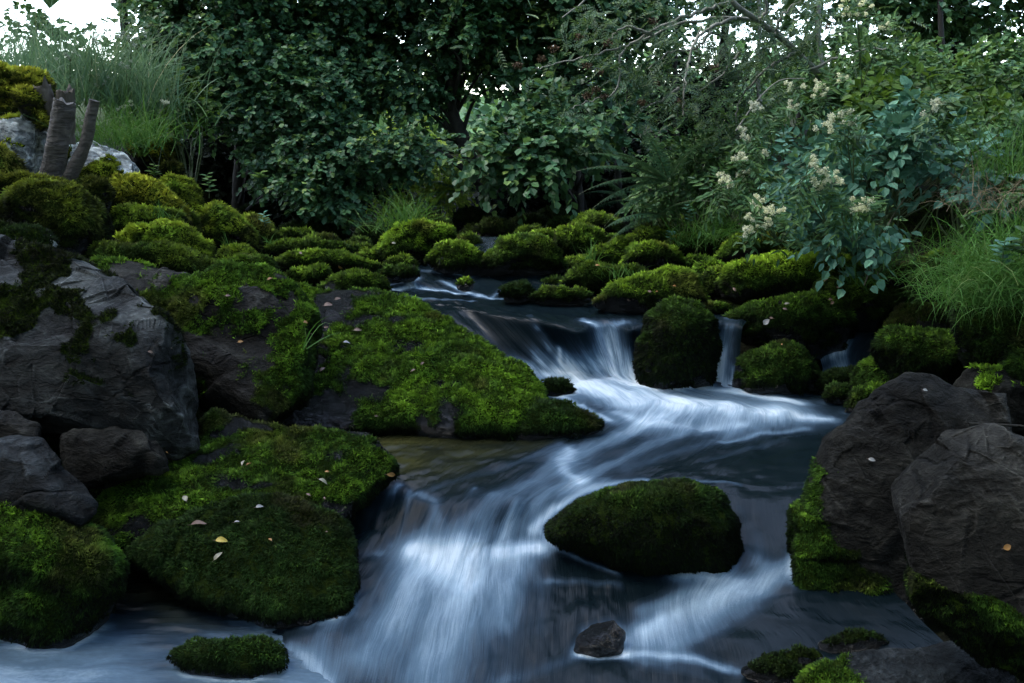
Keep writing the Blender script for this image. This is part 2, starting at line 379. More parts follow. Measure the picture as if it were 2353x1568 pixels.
def rock(name, label, poly, anchor, tilt=65, thick=.5, moss=.8, mat='brown', rough=1., facet=0., soft=6, hue=0., wz=None,
         drape=.35, cat=None, group=None, res=None, moss_fn=None, bright=1., back=None, lump=1., mossname='moss', shape=2., bl=1., extra=None, wetbare=False, brt=(-.25, .95)):
    """poly: silhouette seen in the photograph, laid on a tilted plane through the rock; it is then given real thickness"""
    SEED[0] += 1; sd = SEED[0]; rng = np.random.default_rng(sd)
    kind, va, val = anchor
    if moss >= .95 and moss_fn is None and thick >= .35 and name.startswith('mossy_'): moss -= .28*rng.random(); lump = max(lump, 1.0+.7*rng.random())
    if kind == 'z' and tilt > 50:
        v0_, v1_ = min(q[1] for q in poly), max(q[1] for q in poly); vm = v0_+.55*(v1_-v0_)
        poly = [(u, v if v < vm else v+.28*(v-vm)) for u, v in poly]
    us = [p_[0] for p_ in poly]; uc = (min(us)+max(us))/2
    P0 = at(uc, va, val) if kind == 'Y' else atz(uc, va, val)
    t = R(tilt); ey = np.array([0, math.cos(t), math.sin(t)]); nn = np.array([0, -math.sin(t), math.cos(t)]); ex = np.array([1., 0, 0])
    pts = []
    for u, v in poly:
        d = ray(u, v); s = ((P0-CAMP)@nn)/(d@nn); pts.append(CAMP+d*s)
    pts = np.array(pts); q = np.stack([(pts-P0)@ex, (pts-P0)@ey], 1)
    q2 = np.roll(q, -1, 0); cr = q[:, 0]*q2[:, 1]-q2[:, 0]*q[:, 1]; Ar = cr.sum()/2
    c = ((q+q2)*cr[:, None]).sum(0)/(6*Ar)
    th = np.linspace(-np.pi, np.pi, 361)[:-1]; dirs = np.stack([np.cos(th), np.sin(th)], 1); Rr = np.zeros(360)
    for a, b in zip(q-c, q2-c):
        e = b-a; den = dirs[:, 0]*e[1]-dirs[:, 1]*e[0]; den = np.where(abs(den) < 1e-9, 1e-9, den)
        tt = (a[0]*e[1]-a[1]*e[0])/den; ss = (a[0]*dirs[:, 1]-a[1]*dirs[:, 0])/den
        ok = (tt > 0) & (ss >= -.001) & (ss <= 1.001); Rr = np.where(ok, np.maximum(Rr, tt), Rr)
    Rr[Rr == 0] = Rr[Rr > 0].mean()
    kk = np.exp(-np.linspace(-2, 2, 2*soft+1)**2); kk /= kk.sum()
    Rr = np.convolve(np.concatenate([Rr[-soft:], Rr, Rr[:soft]]), kk, 'valid')
    size = math.sqrt(abs(Ar)); T_ = thick*size
    px = size/np.linalg.norm(P0-CAMP)*910
    if res is None: res = 7 if px > 190 else 6 if px > 45 else 5
    S, T = ico(res)
    th_ = np.arctan2(S[:, 1], S[:, 0]); rr = np.sqrt(S[:, 0]**2+S[:, 1]**2); rr = (1-(1-np.clip(rr, 0, 1))**1.0)
    Rv = np.interp(th_, np.append(th, np.pi), np.append(Rr, Rr[0]))
    h = np.sign(S[:, 2])*np.abs(S[:, 2])**(2/shape)
    hb = np.where(S[:, 2] < 0, (back if back is not None else thick)*size, T_)
    V = P0+ex*(c[0]+Rv*rr*np.cos(th_))[:, None]+ey*(c[1]+Rv*rr*np.sin(th_))[:, None]+nn*(h*hb)[:, None]
    C0 = P0+ex*c[0]+ey*c[1]
    off = rng.random(3)*50
    if facet > 0:
        for i in range(int(9+facet*10)):
            d = nrmz(rng.normal(size=3)); ex_ = ((V-C0)@d); hmax = ex_.max(); hh = hmax*(1-facet*(.10+.28*rng.random()))
            V = V-np.maximum(0, ex_-hh)[:, None]*d*.92
    N = vnormals(V, T); Q = (V-C0)/size+off; ns = .35 if facet >= .3 and not name.startswith('mossy') else 1.
    dsp = (.075*fbm(Q, 1.5, 2)*lump+.018*fbm(Q, 5, 2))*rough+(.020*ns*fbm(V, 4.5, 3)+.006*fbm(V, 16, 3)*(.6+.4*ns))*min(1, size*1.6)/size
    if facet > 0: dsp = dsp+.05*ns*facet*(fbm(Q*np.array([1, 1, 2.2]), 2.6, 4, True)-.6)
    V = V+N*(dsp*size)[:, None]
    if extra is None and facet >= .3 and not name.startswith('mossy') and size > .2: extra = fracture(16, .7, sd)
    if extra is not None: FRES[0] = res; V = extra(V, C0, size)
    N = vnormals(V, T)
    # moss mask
    mn = fbm(V*1.0, 3.2/max(size, .25)*.6, 4)
    thr = .95-1.45*moss
    m = sst(N[:, 2]+.55*mn+.12*fbm(V, 30, 2), thr-.12, thr+.12)
    if moss_fn is not None: m = moss_fn(V, N, m, mn)
    if moss < 1.05: m = m*(1-.8*sst(fbm(V+11, 5.5, 4), .60, .95))
    if moss <= 0: m = m*0
    wet = np.zeros(len(V))
    if kind == 'z' and wz is None: wz = val
    if wz is not None:
        e = V[:, 2]-wz-.012*fbm(V, 12, 2); wet = 1-sst(e, .02, .09); m = m*sst(e+.012*fbm(V, 25, 2), .006, .045)
    if wetbare: wet = np.maximum(wet, .9*(1-m))
    elif mat == 'dark': wet = np.maximum(wet, .5)
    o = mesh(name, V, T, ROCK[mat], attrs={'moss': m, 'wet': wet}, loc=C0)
    br = sst(N[:, 2]+.25*mn, *brt)*bright*(1-.6*wet)  # overhead light painted into the moss: tops lighter, sides and undersides darker
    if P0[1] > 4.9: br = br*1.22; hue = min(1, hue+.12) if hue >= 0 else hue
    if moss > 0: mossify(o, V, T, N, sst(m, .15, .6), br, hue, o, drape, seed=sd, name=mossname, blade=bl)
    tag(o, label, cat or ('boulder' if size > .3 else 'stone'), group)
    ROCKS.append((o, V, N, T)); CTRL.append((C0[0], P0[1]+.12*size, P0[2]-.12-.16*size, size))
    return o
def dome(u0, v0, u1, v1, sk=0., n=12, fl=.45):
    uc, w, h = (u0+u1)/2, (u1-u0)/2, v1-v0; out = []
    for i in range(n):
        a = 2*math.pi*i/n; y = math.sin(a)
        out.append((uc+w*math.cos(a)+sk*w*max(y, 0), v1-h*fl*1.0-(y*h*(1-fl) if y > 0 else y*h*fl)))
    return out

# ------------------------------------------------------------------ terrain
def floorz(Y):
    return np.interp(Y, [-30, 0, 2.3, 3.15, 3.35, 4.6, 4.85, 6, 7, 8.5, 12, 20, 60, 200], [-.6, -.45, -.35, -.30, -.16, .0, .22, .38, .55, .66, .85, 1.2, 2.5, 8])
CTRL = []
def terrain_base(x, y):
    cx = np.interp(y, [0, 2.5, 3.3, 4, 4.8, 5.5, 6.3, 8, 12, 30], [0, .0, .15, .55, .6, .15, -.1, -.2, -.5, -.5])
    f = floorz(y)
    dl = np.maximum(0, cx-x-np.interp(y, [2, 3, 4, 5, 6, 8], [1.1, 1., 1.3, .9, .9, 1.4])); dr = np.maximum(0, x-cx-np.interp(y, [2, 3, 4, 5, 6, 8], [1., .75, .8, .8, .7, 1.]))
    hl = np.interp(y, [0, 3, 4, 5, 6, 7, 9, 12], [.6, .7, .85, .95, .95, .9, .5, .5]); hr = np.interp(y, [0, 3, 4.5, 6, 8, 12], [.8, .8, .6, .65, .6, .6])
    return f-.12+hl*sst(dl, 0, 2.4)+hr*sst(dr, 0, 2.4)+.06*dl+.05*dr
def terrain_z(x, y):
    # follows the feet of the boulders that were set on it
    b = terrain_base(x, y); num = np.zeros(b.shape); den = np.full(b.shape, .02)
    for (cx_, cy_, cz_, s_) in CTRL:
        w = np.exp(-((x-cx_)**2+(y-cy_)**2)/(2*(.22+.35*s_)**2)); num += w*(cz_-float(terrain_base(np.array([cx_]), np.array([cy_]))[0])); den += w
    cx = np.interp(y, [0, 2.5, 3.3, 4, 4.8, 5.5, 6.3, 8, 12, 30], [0, .0, .15, .55, .6, .15, -.1, -.2, -.5, -.5]); hw = np.interp(y, [2, 4, 6, 8], [.9, .8, .7, .9])
    return b+num/den*sst(abs(x-cx), hw, hw+.35)
# ------------------------------------------------------------------ rocks
def rr(*a, **k): return rock(*a, **k)
B = 'mossy_boulder'; S_ = 'mossy_stone'
# --- left bank
def grey_moss(V, N, m, mn):
    a = fbm(V, 2.2, 5); return sst(a+.9*(V[:, 2]-.86), .15, .35)*sst(N[:, 2], .1, .5)
rr('grey_boulder', 'huge bare grey boulder with furrowed face filling the left edge of the photo',
   [(-140,585),(80,598),(220,640),(340,700),(430,770),(470,870),(489,945),(457,1048),(380,1015),(250,990),(100,992),(-140,980)], ('Y', 1030, 3.3),
   44, .24, .3, 'grey', rough=.6, shape=4, facet=.5, soft=3, bright=.10, moss_fn=grey_moss, lump=1.1, extra=fracture(24, .8, 5), res=8, hue=.3)
def out_moss(V, N, m, mn):
    return sst(mn+.35*(V[:, 0]+1.15)*1.6+.25+.3*fbm(V, 9, 3), -.1, .5)
rr('rock_outcrop', 'broad sloping outcrop, half grey and half mossy, right of the huge grey boulder',
   [(180,618),(330,628),(450,655),(530,618),(620,630),(690,680),(735,740),(735,800),(705,880),(665,960),(610,992),(520,960),(440,900),(330,800),(200,720)], ('Y', 975, 3.75),
   42, .18, .6, 'brown', facet=.3, rough=.6, shape=3, soft=4, moss_fn=out_moss, extra=fracture(26, .75, 6), bright=.75, res=7, drape=.6)
rr('brown_rock', 'cracked brown-grey rock wedged below the overhang of the huge grey boulder',
   [(105,998),(250,985),(380,1005),(450,1040),(420,1062),(340,1085),(270,1105),(215,1150),(170,1110),(130,1060)], ('Y', 1100, 3.15), 50, .25, 0, 'brown', facet=.7, soft=3)
rr('blue_stone', 'smooth dark blue-grey stone between the brown cracked rock and the left moss mound',
   [(-60,1010),(30,993),(85,1012),(135,1060),(185,1115),(222,1170),(190,1215),(90,1200),(-60,1180)], ('Y', 1180, 2.9), 55, .3, 0, 'blue', facet=.3, soft=6)
rr('brown_stone', 'small brown stone at the left edge above the smooth blue-grey stone',
   [(-60,930),(30,938),(85,972),(100,1015),(60,1040),(-60,1040)], ('Y', 1010, 3.1), 60, .3, .0, 'brown', facet=.4)
rr(B, 'large bright green moss mound in the lower left corner above the pale water',
   [(-80,1145),(30,1122),(110,1148),(180,1185),(245,1240),(290,1300),(275,1355),(222,1405),(165,1455),(100,1470),(30,1450),(-80,1430)], ('z', 1455, -.01),
   52, .32, 1.05, 'dark', soft=5, drape=.7, res=7)
def slab_moss(V, N, m, mn):
    w = fbm(V*np.array([1, 2.2, 1]), 3.0, 4); return sst(w+.35+.35*fbm(V, 11, 3), -.35, .45)
rr('mossy_slab', 'wide flat mossy slab with bare wet streaks reaching the small second fall',
   [(215,1175),(330,1078),(430,1046),(492,960),(560,985),(650,1000),(760,1000),(855,1005),(903,1045),(914,1085),(870,1120),(810,1165),(760,1260),(600,1290),(400,1290),(240,1260)], ('z', 1170, .20),
   24, .10, .9, 'dark', soft=3, drape=.9, moss_fn=slab_moss, bright=.68, res=7, rough=.45, shape=4, wz=.12, wetbare=True, facet=.25)
rr('mossy_slab', 'dark green combed mossy slab with a yellow leaf on it, left of the bottom rapids',
   [(290,1290),(350,1225),(450,1175),(570,1150),(700,1155),(790,1200),(825,1280),(832,1345),(795,1405),(710,1450),(600,1435),(500,1395),(400,1355),(340,1320)], ('z', 1440, .0),
   28, .13, 1.1, 'dark', soft=4, drape=1.1, bright=.58, hue=-.45, res=7, rough=.6, shape=3)
rr(S_, 'low dark mossy stone standing in the pale pool at the bottom left',
   [(385,1505),(430,1478),(520,1464),(600,1455),(652,1490),(655,1535),(580,1560),(440,1550)], ('z', 1548, -.02), 40, .25, 1.1, 'dark', soft=5, bright=.6, hue=-.4, drape=.8, wz=-.03, res=6)
rr(B, 'dark rounded boulder with a thin green cap in the middle of the lower rapids',
   [(1242,1225),(1290,1170),(1370,1130),(1450,1110),(1560,1104),(1640,1138),(1690,1200),(1703,1255),(1688,1300),(1560,1296),(1440,1286),(1340,1262),(1270,1240)], ('z', 1300, .055),
   74, .42, 1.5, 'dark', soft=8, drape=1.1, bright=.62, brt=(.40, 1.15), res=7, rough=.5, hue=-.1)
rr('wet_stone', 'small glistening wet black stone poking out of the bottom rapids',
   [(1318,1492),(1334,1455),(1372,1428),(1412,1422),(1434,1455),(1430,1494),(1370,1505)], ('z', 1495, -.02), 60, .5, 0, 'dark', rough=1.2, soft=5, facet=.2, wz=.06)
rr('wet_stone', 'low wet black ledge left of the flat speckled rock in the bottom right corner', [(1700,1545),(1750,1505),(1830,1490),(1890,1505),(1860,1570),(1760,1600)], ('z', 1570, -.03), 34, .22, .25, 'dark', rough=1.6, bright=.3, wetbare=True)
rr('wet_stone', 'half-sunken wet stone between the dark wedge boulder and the flat speckled rock', [(1880,1480),(1930,1452),(2010,1448),(2050,1475),(2000,1500),(1910,1505)], ('z', 1500, -.01), 40, .25, .2, 'dark', rough=1.6, bright=.3, wetbare=True)
# --- central slab
def cslab(V, N, m, mn):
    w = fbm(V*np.array([1, 1.8, 1]), 2.6, 4); e = 1.4*(V[:, 0]+.50)+1.3*(V[:, 2]-.47)
    return sst(w+e+.22+.35*fbm(V, 11, 3), -.35, .45)
rr('mossy_slab', 'long sloping green slab with wet black patches, left of the main waterfall',
   [(680,662),(760,668),(860,672),(950,700),(1040,752),(1130,803),(1200,852),(1245,905),(1260,960),(1180,1002),(1000,1006),(850,1002),(690,1000),(620,990),(690,880),(735,780)], ('z', 1000, .27),
   26, .09, .9, 'dark', soft=3, drape=.7, moss_fn=cslab, res=7, rough=.45, shape=4, wz=.26, bright=.78, wetbare=True)
rr(S_, 'low dark mossy hump at the right foot of the long green slab',
   [(1150,965),(1190,935),(1240,916),(1310,925),(1388,965),(1370,992),(1290,1005),(1180,1008)], ('z', 1003, .275), 34, .2, 1.1, 'dark', bright=.65, drape=.7, hue=-.3)
# --- right foreground
rr('brown_boulder', 'brown angular block at the right edge behind the two big dark boulders',
   [(2180,930),(2195,875),(2230,850),(2290,850),(2350,878),(2450,890),(2450,1000),(2250,1000)], ('Y', 960, 3.75), 65, .5, .05, 'brown', facet=.5, soft=4)
def o2(V, N, m, mn):
    left = sst(-(V[:, 0]-1.13)+.18*mn+.06*fbm(V, 14, 3)-.40*(V[:, 2]-.3), -.06, .10)*sst(V[:, 2]+.05*mn, .50, .42); return np.maximum(left, 0)
rr('dark_boulder', 'tall dark wedge boulder with a bright moss strip down its left edge',
   [(1818,1340),(1835,1200),(1858,1100),(1892,1050),(1912,1008),(1970,968),(2010,902),(2070,870),(2140,870),(2190,898),(2350,902),(2450,960),(2400,1060),(2200,1180),(2120,1330),(2090,1430),(1960,1430),(1850,1390)], ('z', 1390, .0),
   66, .12, .3, 'brown', facet=.45, soft=2, lump=.5, moss_fn=o2, extra=fracture(14, .8, 7), res=8, rough=.6, drape=.8, back=.4, bright=.7)
def o3(V, N, m, mn):
    return np.maximum(sst(-(V[:, 2]-.36)+.10*mn+.30*(1.45-V[:, 0]), -.03, .04), .0)*sst(V[:, 2]+.03*mn, .02, .1)
rr('dark_boulder', 'massive dark boulder in the right foreground, bare above and thickly mossed below',
   [(2012,1030),(2060,988),(2130,966),(2200,970),(2290,985),(2480,985),(2520,1300),(2480,1640),(2330,1560),(2180,1450),(2110,1380),(2075,1290),(2072,1180),(2040,1120),(2018,1070)], ('Y', 1450, 2.06),
   60, .12, .5, 'tan', facet=.6, soft=2, lump=.5, moss_fn=o3, extra=fracture(14, .8, 8), res=8, drape=.8, rough=.7, back=.4, bright=.68, hue=-.1)
def pm(V, N, m, mn): return sst(-(V[:, 0]-.92)+.1*mn, -.03, .08)
rr('flat_rock', 'flat grey speckled rock in the bottom right corner with a mossy left end',
   [(1790,1600),(1850,1530),(1950,1502),(2030,1488),(2160,1484),(2285,1482),(2325,1530),(2370,1700),(1760,1700)], ('Y', 1560, 2.18), 30, .10, .5, 'blue', facet=.25, soft=2, moss_fn=pm, res=7, rough=.5, bright=.65)
# --- around the main fall
rr(B, 'dark mossy boulder standing right beside the white main waterfall',
   [(1464,790),(1488,725),(1540,695),(1600,697),(1636,735),(1645,800),(1630,870),(1560,890),(1480,885),(1462,840)], ('z', 880, .285), 74, .5, 1.1, 'dark', bright=.75, brt=(.2, 1.1), drape=.8)
rr(B, 'wide mossy boulder with one pale leaf on its face, right of the narrow side cascade',
   [(1668,735),(1720,702),(1800,692),(1880,680),(1932,700),(1952,748),(1935,805),(1860,840),(1760,800),(1695,780)], ('Y', 835, 4.85), 60, .45, .9, 'dark', bright=.85)
rr(S_, 'lumpy mossy stone at the foot of the wide boulder beside the plunge pool',
   [(1712,885),(1735,825),(1790,785),(1840,792),(1872,832),(1890,875),(1840,900),(1760,905)], ('z', 900, .28), 55, .5, 1.05, 'dark', bright=.7, lump=1.7)
rr('wet_stone', 'round wet black stone between the narrow side cascade and a lumpy mossy stone',
   [(1678,890),(1690,835),(1722,808),(1752,820),(1758,860),(1740,895)], ('z', 892, .28), 65, .5, .2, 'dark', bright=.5)
rr(S_, 'low dark stone in front of the second side cascade', dome(1870,850,1990,905), ('z', 905, .28), 50, .5, .9, 'dark', bright=.5, hue=-.4)
rr(S_, 'low mossy stone at the right rim of the plunge pool', dome(1890,885,1960,930), ('z', 930, .275), 50, .5, .9, 'dark', bright=.6, hue=-.2)
rr(B, 'mossy ridge stone rising just behind the broad dome boulder on the right',
   [(2005,800),(2038,762),(2100,756),(2170,772),(2230,815),(2255,870),(2200,890),(2050,880)], ('Y', 880, 4.25), 65, .45, 1.1, 'dark', bright=.8)
rr(B, 'broad domed boulder under thick green moss at the right of the plunge pool',
   [(1958,885),(1975,835),(2010,798),(2060,780),(2130,782),(2190,805),(2235,840),(2252,880),(2200,930),(2080,930),(1975,925)], ('z', 925, .28), 66, .42, 1.1, 'dark', bright=.95, drape=.7)
rr(S_, 'small bright mossy stone at the water edge below the broad domed boulder', [(1940,940),(1958,895),(2015,877),(2062,885),(2050,920),(1990,955)], ('z', 945, .275), 60, .4, 1.1, 'dark', bright=.8)
rr(S_, 'half-drowned dark mossy stone below the main waterfall beside the long slab', dome(1238,872,1322,912), ('z', 910, .27), 50, .3, .8, 'dark', bright=.35, hue=-.4)
# --- middle right
rr(B, 'long pillow-shaped mossy boulder above the wide one on the right bank',
   [(1648,655),(1668,615),(1720,594),(1840,593),(1930,593),(1966,615),(1962,655),(1930,690),(1860,700),(1760,705),(1690,703),(1655,690)], ('Y', 700, 5.25), 66, .45, .95, 'brown', bright=.85, soft=5)
rr(B, 'rounded mossy boulder touching the right end of the pillow-shaped one',
   [(1858,680),(1888,647),(1960,643),(2040,650),(2080,690),(2092,735),(2000,765),(1900,750)], ('Y', 745, 5.0), 65, .5, .95, 'dark', bright=.6)
rr('brown_stone', 'brown moss-flecked stone below the grassy overhang on the right bank',
   [(2030,755),(2058,710),(2110,690),(2162,710),(2195,762),(2185,805),(2080,795)], ('Y', 785, 4.75), 65, .5, .45, 'brown', bright=.4, hue=.4)
rr(B, 'mossy boulder with a bare brown top under the cream flowers',
   [(1628,605),(1660,562),(1720,540),(1770,528),(1812,550),(1828,595),(1800,620),(1700,625)], ('Y', 615, 5.95), 65, .5, .7, 'brown', bright=.7)
rr(B, 'bright green boulder shaped like a low pyramid beside the upper pool',
   [(1352,695),(1400,662),(1480,627),(1540,612),(1582,632),(1618,668),(1633,700),(1560,718),(1450,712)], ('z', 710, .60), 55, .35, 1.1, 'dark')
rr(B, 'shaded mossy boulder just behind the low pyramid-shaped one', [(1280,655),(1310,622),(1380,610),(1460,615),(1510,640),(1460,672),(1340,685)], ('Y', 670, 5.65), 55, .4, .85, 'dark', bright=.6)
rr(B, 'sloping mossy boulder with a grass tuft above the shaded boulder', [(1315,615),(1370,572),(1420,552),(1462,575),(1480,612),(1400,632)], ('Y', 622, 6.1), 55, .4, 1., 'dark', bright=.85)
rr(B, 'green domed boulder behind the low pyramid-shaped boulder', [(1412,612),(1450,572),(1500,558),(1550,578),(1568,612),(1490,622)], ('Y', 615, 5.95), 60, .5, 1., 'dark')
rr(B, 'round boulder with mossy cap and dark underside on the far right shore', [(1272,565),(1290,527),(1340,516),(1390,533),(1402,570),(1365,598),(1305,598)], ('Y', 595, 6.6), 70, .5, .95, 'dark', bright=.9)
rr(B, 'mossy boulder highest in the group on the far right shore', [(1300,525),(1340,491),(1390,491),(1435,515),(1435,550),(1340,552)], ('Y', 548, 7.2), 65, .5, .95, 'dark', bright=.75)
rr(B, 'flat-topped mossy boulder standing in the water behind the tiny round one', [(1108,600),(1150,556),(1200,545),(1240,550),(1282,580),(1298,615),(1220,625),(1125,622)], ('z', 618, .70), 62, .45, 1.1, 'dark', bright=.8)
rr(B, 'bright mossy boulder squeezed behind the flat-topped one', dome(1205,527,1278,590), ('Y', 585, 6.9), 65, .5, 1.1, 'dark')
rr(S_, 'tiny round mossy stone before the flat-topped boulder', dome(1143,586,1211,622), ('z', 620, .70), 62, .5, 1.1, 'dark', bright=.85)
rr(B, 'brightest mossy boulder crowned with a tall grass tuft in midstream', [(858,585),(880,540),(920,515),(980,510),(1030,530),(1046,565),(1000,600),(940,606),(875,602)], ('z', 600, .71), 62, .45, 1.1, 'dark', bright=1.2, soft=5)
rr(B, 'green boulder leaning in front and right of the grass-crowned one', [(980,600),(1010,562),(1060,555),(1100,585),(1120,618),(1050,625),(1000,620)], ('z', 617, .70), 60, .45, 1.1, 'dark')
rr(S_, 'tiny domed mossy stone in front of the leaning green boulder', dome(1004,582,1066,624), ('z', 622, .695), 64, .5, 1.2, 'dark', bright=.9)
rr(S_, 'shaded mossy stone at the right shoulder of the grass-crowned boulder', dome(1035,540,1107,585), ('Y', 582, 6.9), 65, .5, 1., 'dark', bright=.65)
rr(S_, 'low mossy stone lying in the upper pool, longest of the pool stones', [(1205,685),(1240,668),(1300,664),(1360,675),(1362,695),(1280,700)], ('z', 694, .605), 45, .35, 1.1, 'dark', bright=.75)
rr(S_, 'wet dark domed stone in the upper rapids', dome(1148,648,1226,692), ('z', 688, .61), 60, .5, 1.1, 'dark', bright=.45, hue=-.5)
rr(S_, 'thin mossy stone awash at the head of the upper rapids', dome(862,614,962,646), ('z', 642, .66), 45, .4, 1.1, 'dark', bright=.6, hue=-.3)
rr(S_, 'small wet stone breaking the foam of the upper rapids', dome(1050,645,1090,668), ('z', 665, .64), 45, .5, .2, 'blue')
# small ones on the right
sm = [((1563,588,1640,625), 5.95, .8, 'small mossy stone left of the two stacked round stones'), ((1593,600,1668,645), 5.75, .95, 'round green stone, upper of two stacked beside the pillow boulder'),
      ((1608,615,1685,690), 5.5, .8, 'egg-shaped green stone, lower of two stacked beside the pillow boulder'), ((1385,540,1440,575), 6.8, .9, 'small green stone between the capped round boulder and the slope'),
      ((1430,525,1560,590), 6.6, .85, 'broad mossy mound on the right slope above the domed boulders'), ((1520,540,1650,605), 6.4, .7, 'mossy mound under the ferny bushes on the right slope'),
      ((1600,695,1680,725), 5.1, .8, 'flat green stone filling the gap behind the fall-side boulder'), ((1450,500,1600,545), 7.4, .55, 'shaded mossy hump furthest up the right slope'),
      ((1560,510,1700,560), 6.9, .6, 'shaded mossy hump below the drooping grass clump'), ((1730,765,1800,800), 4.9, .5, 'dark mossy lump tucked under the wide leaf-marked boulder'),
      ((1750,560,1880,620), 6.2, .5, 'mossy mound in shade behind the pillow-shaped boulder'), ((1880,550,2020,625), 5.8, .45, 'shaded mossy mound under the blue-green leaves'),
      ((2040,608,2105,660), 4.9, .9, 'small bright green stone left of the overhanging mossy ledge')]
for (b4, Yd, br, lb) in sm:
    rr(S_, lb, dome(*b4), ('Y', b4[3]-6, Yd), 62, .5, 1., 'dark', bright=br, hue=random.uniform(-.1, .2), soft=7)
rr(B, 'overhanging mossy ledge on the right bank above a dark hollow', [(2090,650),(2105,605),(2160,580),(2240,572),(2330,575),(2380,620),(2300,680),(2200,690),(2130,690)], ('Y', 680, 4.55), 62, .4, .95, 'dark', bright=.8)
rr(B, 'tall mossy boulder hung with long grass at the right edge', [(2178,700),(2200,660),(2260,620),(2350,590),(2450,600),(2450,860),(2330,880),(2240,840),(2190,760)], ('Y', 840, 3.95), 66, .35, 1., 'dark', bright=.7)
rr(B, 'bright mossy boulder cut off by the right edge behind the brown block', [(2300,870),(2315,800),(2345,745),(2460,720),(2460,920),(2330,910)], ('Y', 880, 3.75), 66, .4, 1.1, 'dark', bright=.8)
# --- left bank, middle distance
rr(B, 'big overhanging cushion-shaped mossy boulder on the left bank', [(3,490),(25,440),(80,420),(160,422),(196,448),(216,500),(222,560),(205,605),(130,605),(60,575),(15,545)], ('Y', 600, 4.6), 72, .42, .8, 'dark', hue=.55, bright=.95, soft=5, drape=.6)
rr(B, 'narrow mossy boulder behind the right shoulder of the cushion-shaped one', [(190,470),(225,463),(246,500),(254,560),(240,605),(200,608)], ('Y', 600, 4.8), 70, .5, .9, 'dark', hue=.45, bright=.7)
rr('grey_stone', 'pale grey stone with blackish moss on top at the left edge', [(-60,522),(40,522),(105,530),(132,570),(150,615),(60,625),(-60,620)], ('Y', 610, 4.15), 50, .35, .55, 'pale', facet=.3, bright=.2)
rr('grey_stone', 'angular blue-grey lichened rock leaning on the cut stump', [(-40,300),(25,278),(75,267),(113,285),(108,335),(92,395),(70,425),(-40,430)], ('Y', 420, 5.5), 70, .4, .12, 'pale', facet=.9, soft=3, hue=.5)
rr(S_, 'olive mossy lump at the left edge below the lichened rock', [(-50,350),(10,340),(45,375),(62,425),(20,440),(-50,440)], ('Y', 430, 5.1), 65, .5, 1., 'pale', hue=.7, bright=.8)
rr(S_, 'long low mossy shelf behind the cushion-shaped boulder', [(-50,432),(40,422),(120,420),(170,430),(170,455),(-50,470)], ('Y', 450, 4.95), 50, .5, 1.1, 'dark', hue=.6, bright=.8)
def wl(V, N, m, mn): return sst(mn+.3*(1.6-V[:, 2]), .10, .25)
rr('white_rock', 'whitish lichened rock behind the two cut trunks', [(148,360),(185,326),(240,334),(300,355),(326,388),(335,440),(290,480),(200,465),(155,420)], ('Y', 465, 5.75), 58, .35, .3, 'pale', facet=.6, soft=3, moss_fn=wl, hue=.5, bright=.75)
rr(B, 'yellowed mossy boulder on the far bank beneath the reeds', [(285,330),(330,306),(380,310),(412,338),(408,372),(385,408),(320,400),(292,360)], ('Y', 400, 7.4), 60, .4, .75, 'brown', hue=.9, bright=1., facet=.3)
rr(S_, 'small knobbly moss lump on a stump-like stone by the dark hollow', dome(372,371,422,412), ('Y', 408, 7.), 65, .5, 1.1, 'dark', hue=.7, bright=.7)
rr(B, 'olive mossy boulder with yellow patches below the whitish rock', [(235,450),(268,412),(330,404),(380,430),(425,475),(430,510),(360,530),(280,515),(235,495)], ('Y', 515, 5.55), 60, .4, .9, 'pale', hue=.75, bright=.85)
rr(B, 'round-shouldered mossy boulder at the upper right of the left bank', [(350,428),(398,404),(440,415),(467,460),(468,505),(420,505),(370,470)], ('Y', 500, 6.), 65, .4, .95, 'pale', hue=.4, bright=.95)
rr(S_, 'olive mossy stone between the whitish rock and the cushion boulder', [(165,430),(200,410),(250,420),(258,465),(235,500),(180,490)], ('Y', 490, 5.2), 60, .4, .95, 'dark', hue=.6, bright=.6)
rr(S_, 'mossy stone with white streak beneath the round-shouldered boulder', [(380,470),(420,470),(455,500),(458,540),(400,545),(370,510)], ('Y', 540, 5.75), 55, .4, .75, 'pale', hue=.4, bright=.7)
rr(B, 'bright green shelf of moss below the olive boulder', [(240,515),(275,486),(360,485),(418,500),(425,540),(330,556),(245,550)], ('Y', 545, 5.3), 50, .4, 1.1, 'dark', hue=.15, bright=1.1)
rr(B, 'peaked bright mossy boulder with a shadowed hollow under it', [(438,520),(458,480),(500,468),(548,495),(592,530),(600,575),(560,585),(500,575),(450,560)], ('Y', 578, 5.95), 66, .4, .95, 'dark', hue=.3, bright=1.15, soft=3)
rr(B, 'green slope boulder behind the peaked one at the stream edge', [(530,515),(578,492),(622,510),(648,545),(640,575),(580,585)], ('Y', 570, 6.7), 60, .4, 1.1, 'dark', hue=.2, bright=.95)
rr(B, 'mossy boulder with a bare grey back in the middle of the left bank', [(250,570),(300,530),(380,518),(440,530),(482,560),(495,605),(470,625),(380,620),(265,610)], ('Y', 615, 5.), 60, .4, .75, 'brown', hue=.25, bright=.95)
rr(B, 'long mossy log-shaped boulder above the sloping outcrop', [(195,605),(228,574),(320,577),(400,568),(450,580),(496,610),(502,645),(450,660),(330,648),(215,632)], ('Y', 645, 4.55), 58, .4, .9, 'dark', hue=.3, bright=.85)
rr(S_, 'green mossy hump between the long log-shaped boulder and the stream', [(480,640),(500,600),(560,590),(620,600),(650,640),(600,665),(500,665)], ('Y', 655, 4.9), 50, .35, 1.1, 'dark', hue=.1, bright=1.)
